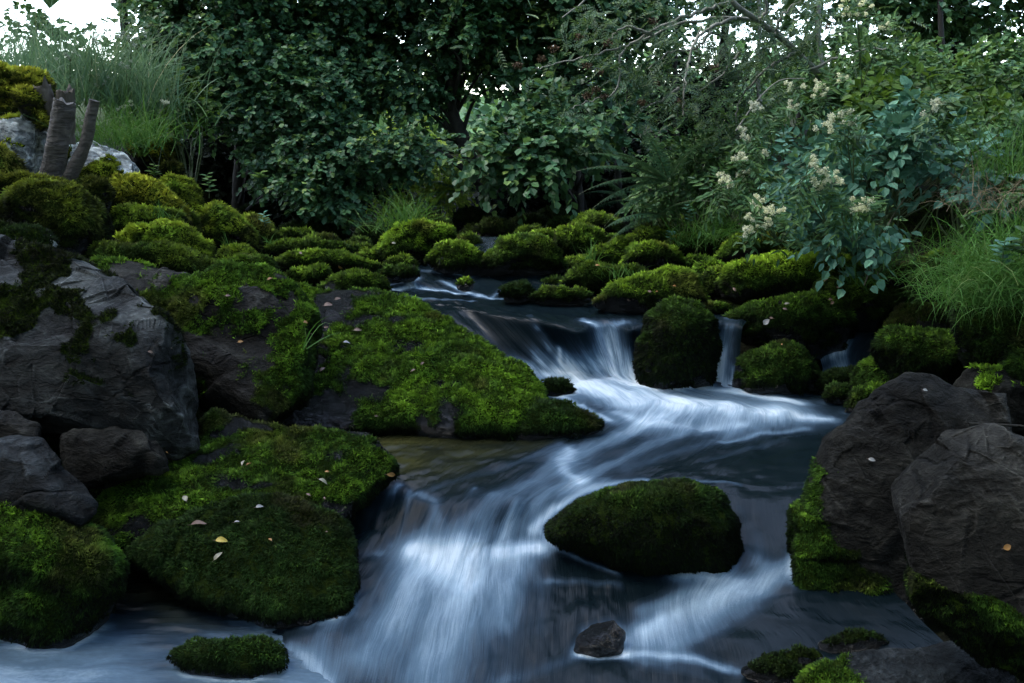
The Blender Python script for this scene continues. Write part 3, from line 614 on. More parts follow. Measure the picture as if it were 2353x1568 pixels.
rr(S_, 'mossy stone with drooping grass at the left stream edge', [(490,600),(510,572),(560,566),(595,590),(600,620),(530,625)], ('Y', 615, 5.4), 55, .4, 1.1, 'dark', hue=.15, bright=1.05)
rr(B, 'broad low mossy boulder first in the row across the left side of the stream', [(616,612),(650,586),(720,579),(800,585),(850,600),(892,615),(860,632),(750,636),(650,634)], ('Y', 630, 5.95), 52, .4, 1.1, 'dark', bright=.9)
rr(S_, 'oval mossy stone in front of the broad low boulder', dome(654,612,772,664), ('Y', 660, 5.55), 58, .4, 1.1, 'dark', bright=.95)
rr(S_, 'dark green mossy stone touching the foam at the left of the upper rapids', [(722,668),(770,638),(830,625),(880,642),(900,665),(830,682),(750,680)], ('z', 672, .645), 55, .4, 1.1, 'dark', bright=.75)
rr(S_, 'flat strip of mossy stone with fallen leaves behind the broad low boulder', [(585,585),(640,565),(720,562),(800,568),(835,585),(760,600),(640,602)], ('Y', 596, 6.5), 50, .4, 1.1, 'dark', bright=.75)
rr(S_, 'mossy hump nearest the dark hollow on the left shore', dome(636,528,728,566), ('Y', 562, 7.1), 60, .5, 1.1, 'dark', bright=.75)
rr(S_, 'tiny mossy stone left of the far small cascade', dome(722,541,782,568), ('Y', 565, 7.0), 60, .5, 1.1, 'dark', bright=.65)
rr(B, 'wide shadowed boulder upstream on the left under the alder', dome(640,512,790,560), ('Y', 552, 7.9), 60, .4, 1.1, 'dark', bright=.35, hue=-.3)
rr(S_, 'dark mossy stone between the far cascade and the grass-crowned boulder', dome(812,516,880,580), ('Y', 575, 7.3), 65, .4, 1.1, 'dark', bright=.4, hue=-.3)
rr(S_, 'small mossy stone beside the left foot of the grass-crowned boulder', dome(795,545,850,578), ('Y', 576, 7.0), 60, .4, 1.1, 'dark', bright=.6)
for (b4, Yd, br_, lb) in (((880,590,960,622), 6.15, .8, 'low mossy stone at the head of the foam below the grass-crowned boulder'), ((1205,600,1300,640), 6.1, .8, 'low green stone right of the tiny round one at the pool edge'), ((1040,572,1120,602), 6.75, .7, 'mossy stone filling the gap between the leaning and the flat-topped boulders'),
        ((770,560,860,596), 6.7, .75, 'green hump behind the strip of stone with fallen leaves'), ((820,576,900,612), 6.35, .85, 'green mossy stone at the left foot of the grass-crowned boulder'), ((1290,590,1370,632), 6.2, .85, 'green stone at the left foot of the sloping boulder'),
        ((1240,640,1310,668), 5.9, .6, 'small wet mossy stone before the shaded boulder'), ((700,540,780,575), 7.0, .6, 'shaded mossy hump on the far left shore'), ((950,500,1040,545), 7.6, .5, 'dark green stone behind the grass-crowned boulder'),
        ((1090,505,1185,556), 7.6, .3, 'dark stone closing the head of the stream'), ((1180,520,1260,570), 7.3, .6, 'dim mossy boulder behind the flat-topped one'), ((1255,500,1330,545), 7.6, .5, 'dim mossy boulder at the foot of the far right shore'), ((1060,520,1110,560), 7.8, .3, 'black stone at the lip of the second far cascade')):
    rr(S_, lb, dome(*b4), ('Y', b4[3]-5, Yd), 62, .5, 1.05, 'dark', bright=br_, hue=.05)
for b4, Yd, lb in (((1040,480,1130,540), 9., 'dark boulder in deep shade behind the second far cascade'), ((1165,495,1260,550), 8.2, 'dark mossy boulder right of the second far cascade'),
                   ((905,490,1010,530), 8.8, 'black boulder in shade behind the tall grass tuft'), ((1230,480,1330,535), 8.6, 'dark rock in deep shade under the centre right trees'),
                   ((1100,535,1175,575), 7.7, 'wet black stone splitting the second far cascade'), ((540,470,700,530), 9.2, 'black boulder at the mouth of the dark left hollow')):
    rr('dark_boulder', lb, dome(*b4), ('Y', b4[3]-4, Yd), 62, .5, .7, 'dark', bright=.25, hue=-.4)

# ------------------------------------------------------------------ ground mesh
def axis(lo, hi, near_lo, near_hi, step, growth=1.12):
    a = list(np.arange(near_lo, near_hi, step)); s = step; x = a[-1]
    while x < hi: s *= growth; x += s; a.append(x)
    s = step; x = a[0]; pre = []
    while x > lo: s *= growth; x -= s; pre.append(x)
    return np.array(pre[::-1]+a)
gx = axis(-150, 150, -5, 6, .05); gy = axis(-60, 260, 1.5, 11, .05)
X, Y_ = np.meshgrid(gx, gy); P = np.stack([X.ravel(), Y_.ravel(), np.zeros(X.size)], 1)
z = terrain_z(P[:, 0], P[:, 1]); P[:, 2] = z+.05*fbm(P, 1.7, 3)+.03*fbm(P, 6, 2)
nx, ny = len(gx), len(gy); i = np.arange(ny-1)[:, None]*nx; j = np.arange(nx-1)[None]
F = np.stack([i+j, i+j+1, i+nx+j+1, i+nx+j], -1).reshape(-1, 4)
far_green = .5*sst(P[:, 1], 15, 20)*sst(fbm(P, .3, 2), -.2, .3)  # far ground turns greener in patches
tag(mesh('ground', P, F, M_SOIL, attrs={'far_green': far_green}), kind='structure')
# moss carpet on the banks
Tn = np.concatenate([F[:, :3], F[:, [0, 2, 3]]]); Nn = vnormals(P, Tn)
cc = P[Tn].mean(1); keep = (cc[:, 1] > 3.0) & (cc[:, 1] < 9) & (abs(cc[:, 0]) < 4.6) & (cc[:, 2] > floorz(cc[:, 1])+.12)
Tn = Tn[keep]
def carpet():
    mk = sst(fbm(P, 1.6, 3), -.35, .15); br = .30*np.ones(len(P))+.2*fbm(P, 2.2, 2)
    rng = 5
    o = mossify(None, P, Tn, Nn, mk, br, .1, _ZP, .2, dens=.5, seed=rng, name='moss_carpet')
    return o
_ZP = bpy.data.objects.new('tmp', None)
mc = carpet(); mc.parent = None; bpy.data.objects.remove(_ZP)
tag(mc, 'low carpet of green moss covering the ground of both stream banks', 'moss', kind='stuff')


# ------------------------------------------------------------------ water
def upsample(A, k):
    n = A.shape[0]; t = np.linspace(0, n-1, (n-1)*k+1); i = np.clip(np.floor(t).astype(int), 0, n-2); f = (t-i).reshape(-1, *([1]*(A.ndim-1)))
    return A[i]*(1-f)+A[i+1]*f
def smooth0(A, w):
    kk = np.hanning(2*w+3)[1:-1]; kk /= kk.sum(); P_ = np.concatenate([2*A[:1]-A[w:0:-1], A, 2*A[-1:]-A[-2:-w-2:-1]])
    out = np.zeros_like(A)
    for i, c_ in enumerate(kk): out += P_[i:i+len(A)]*c_
    return out
def collar(V):
    '''1 close to a stone standing in the water, falling to 0 a few centimetres off'''
    best = np.full(len(V), 9.)
    for o, RV, N, T in ROCKS:
        lo, hi = RV.min(0)-.05, RV.max(0)+.05; m = np.all((V > lo) & (V < hi), 1)
        if not m.any(): continue
        k3 = mathutils.kdtree.KDTree(len(RV)); [k3.insert(q, i_) for i_, q in enumerate(RV.tolist())]; k3.balance()
        for i_ in np.nonzero(m)[0]: best[i_] = min(best[i_], k3.find(V[i_])[2])
    return np.exp(-(best/.022)**2)
def zlev(v): return np.interp(v, [543, 565, 606, 650, 700, 738, 800, 862, 930, 1010, 1075, 1140, 1195, 1255, 1400, 1600], [.79, .765, .70, .625, .585, .57, .43, .285, .28, .265, .24, .205, .155, .10, .03, -.05])
# courses of white water: points along each strand, its half-width and strength
STRANDS = [([(1340,1440),(1400,1425),(1440,1450)],16,.35), ([(1240,1215),(1280,1260),(1340,1290),(1420,1322)],6,.5),
 ([(1330,885),(1450,905),(1600,925),(1780,948)],46,.95), ([(1440,930),(1560,965),(1700,965)],34,.45), ([(1060,1290),(1010,1400),(950,1550)],85,.30), ([(1180,1290),(1180,1400),(1150,1540)],50,.18), ([(1640,1350),(1560,1420),(1480,1500)],50,.3), ([(1440,860),(1500,880)],14,.8), ([(1420,745),(1405,775),(1402,800)],16,.5),
 ([(1350,738),(1368,770),(1380,820),(1385,868)],13,1.1), ([(1375,745),(1395,800),(1405,870)],11,.6), ([(1425,755),(1428,800),(1430,872)],10,.75), ([(1457,765),(1452,810),(1446,880)],11,1.1), ([(1410,760),(1415,870)],8,.45), ([(1338,730),(1350,760)],7,.6),
 ([(1160,729),(1185,750),(1174,780),(1202,788),(1228,810),(1251,841),(1262,858)],7,.6), ([(1087,722),(1111,760)],10,.5), ([(1215,725),(1240,760),(1262,800)],6,.4), ([(1041,728),(1078,750)],9,.45), ([(1108,800),(1146,820),(1172,836)],14,.5), ([(1190,750),(1220,800),(1240,850)],7,.35),
 ([(1178,830),(1215,850),(1250,888),(1300,915),(1350,945),(1400,968)],9,.75), ([(1240,832),(1262,868)],6,1.1), ([(1285,800),(1290,852)],4,.8), ([(1310,795),(1322,852)],4,.8), ([(1330,790),(1347,852)],4,.8), ([(1300,796),(1306,852)],4,.6),
 ([(1270,858),(1330,853),(1390,870),(1460,885)],15,1.1), ([(1340,872),(1400,900),(1480,915),(1560,925)],26,1.15), ([(1480,892),(1600,890),(1720,905),(1830,925)],16,1.), ([(1440,920),(1560,942),(1680,948),(1800,950),(1890,962)],22,.9), ([(1420,950),(1500,975),(1600,980),(1700,975)],20,.7),
 ([(1500,960),(1420,1000),(1350,1030),(1310,1050)],22,.6), ([(1600,980),(1500,1020),(1420,1060),(1350,1090)],20,.42), ([(1700,980),(1620,1020),(1540,1040),(1440,1080)],15,.3), ([(1850,985),(1740,995),(1660,1015)],8,.5), ([(1800,1010),(1700,1035),(1620,1060)],8,.25),
 ([(1310,1035),(1290,1062),(1300,1090),(1330,1105)],15,.75), ([(1290,1060),(1220,1110),(1150,1150),(1100,1200)],24,.5), ([(1340,1110),(1260,1130),(1200,1180),(1160,1230)],22,.5), ([(1480,1103),(1400,1108),(1340,1128),(1270,1168),(1225,1215)],12,.8), ([(1560,1098),(1640,1108),(1700,1115)],7,.5),
 ([(915,1105),(880,1140),(845,1172)],9,1.), ([(960,1130),(1000,1155),(1010,1205)],13,.45), ([(1090,1130),(1060,1190),(1050,1240)],9,.5), ([(1130,1150),(1110,1240)],8,.45), ([(1180,1160),(1160,1240)],8,.4), ([(1290,1020),(1200,1060),(1100,1090),(1000,1120)],14,.3), ([(940,1120),(930,1180),(900,1240)],9,.4),
 ([(950,1265),(1050,1278),(1150,1272),(1235,1255)],22,1.05), ([(980,1290),(940,1340),(900,1420),(840,1520)],38,.62), ([(1080,1300),(1060,1380),(1030,1480),(1000,1600)],46,.62), ([(1180,1290),(1170,1350),(1150,1430)],30,.4), ([(830,1238),(780,1262),(870,1262)],12,.4), ([(1000,1295),(1070,1320)],42,.6),
 ([(1830,1305),(1750,1340),(1650,1372),(1560,1402),(1480,1445)],22,.8), ([(1790,1330),(1700,1375),(1620,1430),(1540,1480)],26,.42), ([(1560,1320),(1620,1335),(1700,1352)],20,.45), ([(1600,1360),(1540,1380),(1470,1400)],16,.4), ([(1690,1540),(1760,1555),(1850,1590)],10,.3), ([(1480,1530),(1560,1545),(1650,1570)],14,.25), ([(1560,1335),(1640,1335),(1720,1345)],12,.4), ([(1700,1170),(1720,1220),(1732,1300)],16,.35), ([(1742,1245),(1738,1310)],14,.65), ([(1660,1375),(1560,1432),(1470,1475)],24,.45), ([(1340,1492),(1450,1502),(1560,1512),(1670,1535)],13,.8),
 ([(1260,1330),(1340,1335),(1420,1345)],12,.4), ([(660,1480),(710,1520),(750,1580)],20,.7), ([(1150,1575),(1250,1540),(1330,1502)],20,.35), ([(1730,1400),(1650,1450),(1560,1480)],16,.25), ([(780,1400),(740,1460),(730,1560)],24,.4), ([(1220,1300),(1250,1360),(1240,1450)],16,.2),
 ([(960,622),(1010,630),(1080,640)],6,.5), ([(890,662),(950,655),(1020,668),(1100,680)],7,.95), ([(1010,650),(1060,665),(1130,685),(1200,690)],5,.8), ([(960,640),(930,658)],6,.6), ([(1150,665),(1130,682)],5,.6), ([(900,674),(1000,688),(1090,690)],5,.6), ([(920,612),(900,640),(880,665)],5,.5), ([(1230,640),(1180,655)],4,.3)]
def strands(V):
    inv = np.ones(len(V))
    for pts, w, k_ in STRANDS:
        P_ = np.array([atz(u, v, zlev(v)) for u, v in pts]); best = np.full(len(V), 9.)
        W_ = w*P_[:, 1].mean()/FPX*1.25
        for a, b in zip(P_[:-1], P_[1:]):
            e = b-a; t = np.clip((V-a)@e/(e@e), 0, 1); best = np.minimum(best, np.linalg.norm(V-a-t[:, None]*e, axis=1))
        inv *= 1-np.clip(k_*(.62*np.exp(-(best/W_)**2)+.38*np.exp(-(best/(W_*2.3))**2)), 0, .97)
    return 1-inv
def loft(name, lines, zs, mat, ku=24, kv=26, sw=9, disp=.02, label=None, kind='structure', cat=None, su=1.):
    """lines[l][s] = (u, v, foam[, brown[, dz]]) ; zs[s] = level"""
    A = np.zeros((len(lines[0]), len(lines), 5))
    for l, ln in enumerate(lines):
        for s, q in enumerate(ln):
            zz = zs[s]+(q[4] if len(q) > 4 else 0)
            A[s, l, :3] = atz(q[0], q[1], zz); A[s, l, 3] = q[2]; A[s, l, 4] = q[3] if len(q) > 3 else 0
    A = smooth0(upsample(A, kv), sw); A = smooth0(upsample(A.transpose(1, 0, 2), ku), 10).transpose(1, 0, 2)
    ns, nl = A.shape[:2]; V = A[..., :3].reshape(-1, 3); foam = A[..., 3].ravel(); br = A[..., 4].ravel()
    if name == 'stream': foam = 1-(1-strands(V))*(1-.34*np.clip(foam, 0, 1))
    col = collar(V); foam = foam+col*(.10+.30*sst(foam, .05, .5))
    mid = A[:, nl//2, :3]; cum = np.concatenate([[0], np.cumsum(np.linalg.norm(np.diff(mid, axis=0), axis=1))])
    U = np.broadcast_to(np.linspace(0, 1, nl)[None], (ns, nl)).ravel()*su; W = np.broadcast_to(cum[:, None], (ns, nl)).ravel()
    i = np.arange(ns-1)[:, None]*nl; j = np.arange(nl-1)[None]; F = np.stack([i+j, i+nl+j, i+nl+j+1, i+j+1], -1).reshape(-1, 4)
    T = np.concatenate([F[:, :3], F[:, [0, 2, 3]]]); N = vnormals(V, T)
    if N[:, 2].mean() < 0: N = -N; F = F[:, ::-1]
    Q = np.stack([U*22/su*su, W*2.4, 0*U], 1); Q2 = np.stack([U*60, W*5, 0*U+4], 1)
    ph = np.stack([V[:, 0], V[:, 1], 0*U], 1)
    steep = sst(1-N[:, 2], .04, .35)
    lp = fbm(np.stack([V[:, 0]*5, V[:, 1]*2.5, 0*U], 1), 1., 2)*sst(1-N[:, 2], .005, .12)
    d = disp*.5*lp+disp*steep*.8*perlin(Q)*(.4+foam)+disp*1.2*fbm(ph, 3.2, 3)*(.15+foam)
    d = d+.0075*(1-steep)*fbm(np.stack([U*26, W*6, 0*U+9], 1), 1., 3)
    V = V+N*d[:, None]
    o = mesh(name, V, F, mat, attrs={'foam': foam, 'brown': br, 'steep': steep}, uv=np.stack([U, W], 1))
    return tag(o, label, cat, kind=kind)
Z = [.79, .765, .70, .625, .585, .57, .43, .285, .28, .265, .24, .205, .155, .10, .03, -.05]

UV = [
 [(1095,543),(1080,565),(850,606),(850,650),(900,690),(930,722),(1000,800),(1080,868),(1050,940),(800,1005),(760,1060),(800,1130),(740,1240),(560,1420),(500,1640)],
 [(1103,543),(1090,565),(900,606),(930,650),(1000,695),(1070,712),(1140,790),(1230,868),(1250,940),(1000,1010),(920,1070),(890,1118),(850,1232),(740,1400),(680,1640)],
 [(1112,543),(1100,565),(960,606),(1000,655),(1080,695),(1150,726),(1215,798),(1290,865),(1360,930),(1200,1010),(1060,1080),(1000,1152),(960,1258),(890,1400),(820,1640)],
 [(1122,543),(1112,565),(1030,606),(1080,655),(1170,700),(1240,738),(1290,800),(1340,862),(1450,930),(1330,1010),(1190,1075),(1100,1165),(1060,1280),(1020,1400),(980,1640)],
 [(1132,543),(1122,565),(1100,606),(1160,655),(1260,700),(1320,758),(1350,812),(1385,862),(1530,930),(1440,1010),(1310,1075),(1200,1150),(1165,1252),(1150,1400),(1130,1640)],
 [(1142,543),(1134,565),(1160,612),(1240,655),(1340,700),(1385,736),(1396,800),(1415,870),(1620,930),(1550,1010),(1430,1080),(1330,1140),(1300,1250),(1290,1400),(1290,1640)],
 [(1152,543),(1148,565),(1220,612),(1300,655),(1410,700),(1440,752),(1448,810),(1455,875),(1720,930),(1680,1010),(1560,1080),(1500,1130),(1450,1270),(1440,1390),(1480,1640)],
 [(1164,543),(1164,565),(1270,612),(1360,660),(1480,705),(1480,745),(1482,805),(1500,880),(1820,935),(1820,1010),(1720,1080),(1720,1145),(1735,1290),(1640,1400),(1700,1640)],
 [(1178,543),(1182,565),(1330,612),(1430,665),(1560,712),(1540,745),(1540,805),(1700,880),(2060,935),(2100,1010),(2050,1080),(2020,1150),(2020,1320),(2120,1430),(2350,1640)]]
FM = [
 [.0,.1,.3,.65,.05,.1,.30,.45,.30,.0,.0,.45,.25,.30,.35,.45],
 [.1,.2,.5,.80,.05,.2,.38,.60,.45,.0,.05,.42,.30,.40,.45,.45],
 [.1,.1,.4,.60,.02,.3,.40,.75,.75,.05,.15,.25,.25,.95,.75,.50],
 [.1,.1,.4,.75,.02,.1,.18,.90,1.,.25,.35,.35,.28,.95,.68,.45],
 [.1,.1,.2,.45,.02,.12,.25,1,1.05,.60,.75,.50,.30,.60,.35,.25],
 [.1,.1,.1,.10,.02,.45,.95,1,1.1,.65,.32,.70,.40,.30,.08,.15],
 [.1,.1,.1,.10,.02,.40,.90,1,1.05,.60,.22,.20,.20,.20,.25,.45],
 [.0,.1,.1,.05,.0,.1,.1,.75,.8,.40,.12,.05,.35,.45,.60,.30],
 [.0,.0,.0,.0,.0,.0,.1,.5,.15,.05,.0,.0,.0,.0,.0,.0]]
for q in UV: q.insert(12, (q[11][0]*.5+q[12][0]*.5, q[11][1]*.55+q[12][1]*.45))
BR = {9: [.9, 1, .5, .1], 8: [.4, 0, 0, 0], 10: [.9, .9, .4, 0]}
lines = []
for l in range(9):
    ln = []
    for s in range(16):
        b = BR.get(s, [0]*4); b = b[l] if l < len(b) else 0
        ln.append((*UV[l][s], FM[l][s]*(.25 if l >= 5 and s >= 11 else 1), b, -.06 if l == 0 and s >= 13 else 0))
    lines.append(ln)
loft('stream', lines, Z, M_WATER, ku=30, kv=34, disp=.022, sw=13)
# quiet pool, bottom left
pl = []
for v, fs in ((1290, .0), (1370, .12), (1420, .45), (1470, .62), (1530, .72), (1600, .75), (1700, .7)):
    pl.append([(u, v+dv, f_*fs, b_, -.10 if u > 1000 else -.035 if u > 800 else 0) for u, dv, f_, b_ in ((1150, 20, .9, 0), (900, 20, .9, 0), (700, 10, .9, 0), (520, 0, .8, .3), (380, 0, .7, .4), (200, 0, 1, 0), (0, 10, 1.05, 0), (-300, 20, 1, 0))])
loft('pool', pl, [-.02]*8, M_POOL, disp=.006, su=.7)
# side cascades between the right-hand boulders
def cascade(label, rows, zs):
    lines = [list(r) for r in zip(*rows)]
    loft('cascade', lines, zs, M_WATER, ku=16, kv=14, sw=5, disp=.01, su=.16, label=label, kind='structure', cat=None)
cascade(None, [[(1625,715,.0),(1660,712,.05),(1700,715,.05),(1730,720,0)], [(1635,745,.3),(1660,742,.5),(1690,745,.4),(1705,750,.1)], [(1632,800,.5),(1655,800,.9),(1675,800,.7),(1700,810,.1)],
         [(1625,880,.3),(1645,882,1),(1668,884,.9),(1700,885,.1)], [(1600,905,.6),(1640,910,1),(1680,910,.9),(1720,910,.3)]], [.60, .585, .44, .285, .275])
cascade(None, [[(1850,745,.0),(1950,738,.0),(2000,740,.0),(2060,750,0)], [(1865,775,.1),(1950,765,.4),(1985,765,.3),(2040,775,0)], [(1880,810,.3),(1918,808,.7),(1950,805,.35),(2020,810,.1)],
         [(1890,845,.5),(1930,846,.8),(1955,848,.6),(2010,850,0)], [(1880,905,.2),(1940,900,.4),(2000,905,.1),(2040,910,0)], [(1840,950,.2),(1930,960,.2),(2000,960,0),(2060,950,0)]], [.52, .50, .42, .33, .265, .22])

# ------------------------------------------------------------------ foliage
LEAF = {'round': ((.30, .22), (.46, .62)), 'ovate': ((.34, .25), (.30, .62)), 'lance': ((.15, .3), (.13, .65)), 'tiny': ((.3, .3), (.3, .65))}
def leaves(mb, P, D, N, L, shape='round', fold=.18, curl=.15):
    """six-point leaves folded along the midrib"""
    (a, ya), (b, yb) = LEAF[shape]; n = len(P); D = nrmz(D); S = nrmz(np.cross(D, N)); U = np.cross(S, D); L = np.broadcast_to(L, n)[:, None]
    def pt(x, y, z): return P+(S*x+D*y+U*z)*L
    V = np.stack([pt(0, 0, 0), pt(-a, ya, fold*a), pt(-b, yb, fold*b-curl*.3), pt(0, 1, -curl), pt(b, yb, fold*b-curl*.3), pt(a, ya, fold*a)], 1).reshape(-1, 3)
    i = np.arange(n)[:, None]*6
    mb.add(V, np.concatenate([i+[0, 3, 2, 1], i+[0, 5, 4, 3]]))
def rand_in(n, c, r, rng, shell=.0):
    d = nrmz(rng.normal(size=(n, 3))); s = (shell+(1-shell)*rng.random(n))**(1/2.2)
    return np.asarray(c)+d*s[:, None]*np.asarray(r)
def spray(mbL, mbT, O, D, per, L, rng, shape='round', up=1., twl=None, tr=.0025, size_var=.35):
    """each spray: a twig with alternate leaves"""
    n = len(O); D = nrmz(D); twl = twl or L*3.2
    S = nrmz(np.cross(D, np.array([0, 0, 1.]))+1e-3)
    for k_ in range(per):
        t = (k_+.5)/per; sgn = 1 if k_ % 2 else -1
        P = O+D*(t*twl)+np.array([0, 0, -1.])*(t*t*twl*.25)+rng.normal(size=(n, 3))*L*.12
        d = D*(.45+.5*t)+S*sgn*(1-t*.7)*rng.uniform(.6, 1.2, (n, 1))+rng.normal(size=(n, 3))*.3+np.array([0, 0, -.25])
        N = np.array([0, 0, up])+rng.normal(size=(n, 3))*.42+np.array([0, -.35, 0])
        leaves(mbL, P, d, N, L*(1-size_var/2+size_var*rng.random(n)), shape)
    if mbT is not None:
        A = O; Bp = O+D*twl+np.array([0, 0, -1.])*twl*.25; w = S*tr
        V = np.stack([A-w, A+w, Bp, A+np.array([0, 0, tr*1.6])], 1).reshape(-1, 3); i = np.arange(n)[:, None]*4
        mbT.add(V, np.concatenate([i+[0, 1, 2], i+[1, 3, 2], i+[3, 0, 2]]))
def vol(u, v, Y, ru, rv, rd=.7):
    s = Y/cp/FPX; return at(u, v, Y), np.array([ru*s, rd, rv*s])
GAPS = [(1110,205,26,20), (1172,255,20,34), (1215,292,14,20), (1560,140,50,32), (1500,212,36,24), (1468,88,42,30), (1600,55,44,40), (1700,60,32,28), (1645,160,26,22), (1990,62,38,26), (2180,62,34,24), (2330,60,16,20), (1830,58,26,30), (1665,215,18,26), (700,55,15,12), (1035,45,16,12), (905,270,40,34), (425,22,40,25), (1400,40,18,20), (1930,110,18,14), (1880,140,14,20), (1440,160,14,14), (2080,110,20,16), (990,330,26,20), (855,465,36,12)]
def thin(O, rng, keep=.35, grow=.8):
    '''leave openings in the canopy where the sky shines through'''
    d = O-CAMP; f = d[:, 1]*cp-d[:, 2]*sp; u = CU+FPX*d[:, 0]/f; v = CV-FPX*(d[:, 1]*sp+d[:, 2]*cp)/f
    m = np.ones(len(O), bool)
    for a, b, ra, rb in GAPS: m &= ~((((u-a)/(ra*grow))**2+((v-b)/(rb*grow))**2 < 1) & (rng.random(len(O)) > keep))
    return O[m]
def broadleaf(name, label, base, trunk, vols, mat, L=.075, shape='round', cat='tree', group=None, r0=.07, seed=1, per=9, dirbias=(0, -.6, -.15), bark=None, limbs=True):
    """trunk: list of points; vols: list of (centre, radii, number of sprays)"""
    rng = np.random.default_rng(seed); o = thing(name, base, label, cat, group)
    tb, lb, cb = MB(), MB(), MB(); tp = smooth_path(trunk, 8)
    tube(tb, tp, np.linspace(r0, r0*.35, len(tp))*(1+.08*np.sin(np.arange(len(tp))*2.1)), 9)
    for (c, r, n) in vols:
        n = int(n*1.35*(.075/L)**1.2); O = rand_in(n, c, r, rng, .15)
        # sub-clumps so that gaps and light/dark masses form
        kc = max(3, n//16); cl = O[rng.integers(0, n, kc)]; O = cl[rng.integers(0, kc, n)]*.72+O*.28+rng.normal(size=(n, 3))*L*1.3; O = thin(O, rng)
        D = nrmz((O-np.asarray(c))/np.asarray(r)*.8+rng.normal(size=(len(O), 3))*.6+np.array(dirbias))
        spray(cb, lb, O, D, per, L, rng, shape)
        if limbs:
            for q in cl[:max(4, kc//3)]:
                s = tp[min(len(tp)-1, int(np.argmin(abs(tp[:, 2]-q[2]+.5)+.0)))]
                m1 = s*.55+q*.45+rng.normal(size=3)*.08+np.array([0, 0, .12])
                pp = smooth_path([s, m1, q], 5); tube(lb, pp, np.linspace(r0*.28, .004, len(pp)), 5)
    tb.build('trunk', bark or M_BARK, o); 
    if lb.n: lb.build('branches', bark or M_BARK, o, smooth=False)
    cb.build('crown', mat, o, smooth=False)
    return o
def g3(u, v, Y): return tuple(at(u, v, Y))
def gbase(u, Y):
    x = (u-CU)/FPX*Y/cp; return np.array([x, Y, float(terrain_z(np.array([x]), np.array([Y]))[0])-.05])
def top(p, dz, dx=0, dy=0): return p+np.array([dx, dy, dz])
AG = 'alders along the stream'
b = gbase(560, 9.4)
broadleaf('alder_tree', 'dense dark alder left of centre hanging over the black hollow', b, [b, top(b, 1.2, .1), top(b, 2.6, -.1), top(b, 4.2, .2)],
  [(*vol(520,90,8.9,230,140,.9), 420), (*vol(520,-40,9.0,220,110,.8), 300), (*vol(420,210,8.6,110,80,.6), 130), (*vol(640,230,8.5,200,110,.7), 300), (*vol(760,360,8.2,130,90,.5), 170), (at(600,-260,9.2), (2.0,1.2,1.8), 260)], M_ALDER, .053, group=AG, seed=11)
b = gbase(760, 9.9)
broadleaf('alder_tree', 'dark alder with low drooping boughs just right of the black hollow', b, [b, top(b, 1.3, -.15), top(b, 2.8, .1), top(b, 4.4, .1)],
  [(*vol(800,80,9.3,190,130,.8), 330), (*vol(820,-40,9.2,190,110,.8), 280), (*vol(730,440,8.0,110,45,.4), 110), (*vol(690,330,8.4,130,110,.5), 180), (*vol(800,190,9.0,120,90,.6), 170), (at(800,-260,9.6), (1.8,1.1,1.8), 240)], M_ALDER, .053, group=AG, seed=12)
b = g3(1115, 430, 8.8)
broadleaf('alder_tree', 'alder with a bent black trunk showing in the gap at the centre', b, [b, at(1085,380,8.8), at(1060,310,8.8), at(1035,240,8.85), at(1040,120,8.9), at(1020,-60,9.), at(1040,-500,9.2)],
  [(*vol(1050,100,9.0,150,110,.7), 230), (*vol(1060,-40,9.0,170,110,.8), 260), (*vol(960,190,8.8,110,60,.5), 110), (*vol(960,340,8.3,110,35,.4), 85), (at(1020,-270,9.3), (1.6,1.1,1.8), 220)], M_ALDER, .053, group=AG, seed=13, r0=.085)
b = gbase(1330, 9.2)
broadleaf('alder_tree', 'alder right of centre with big pale leaf sprays low over the stream', b, [b, top(b, 1.0, -.1), top(b, 2.3, -.2), top(b, 4.4, 0)],
  [(*vol(1260,300,8.0,140,38,.4), 100), (*vol(1200,360,7.8,150,30,.35), 95), (*vol(1290,210,8.6,110,60,.5), 100), (*vol(1230,70,9.0,150,80,.6), 170), (*vol(1300,-30,9.0,170,100,.8), 260), (*vol(1480,0,9.2,120,90,.6), 120), (*vol(1400,240,8.8,60,90,.4), 70), (at(1300,-270,9.4), (1.8,1.1,1.8), 220)], M_ALDER, .072, group=AG, seed=14)
b = gbase(330, 9.6)
broadleaf('alder_tree', 'paler alder behind the reeds at the upper left', b, [b, top(b, 1.2, .1), top(b, 3, .1)],
  [(*vol(390,70,9.2,90,90,.6), 130), (*vol(330,160,9.0,70,60,.5), 80), (*vol(100,120,9.6,130,60,.5), 90)], M_BUSH, .07, group=AG, seed=15)
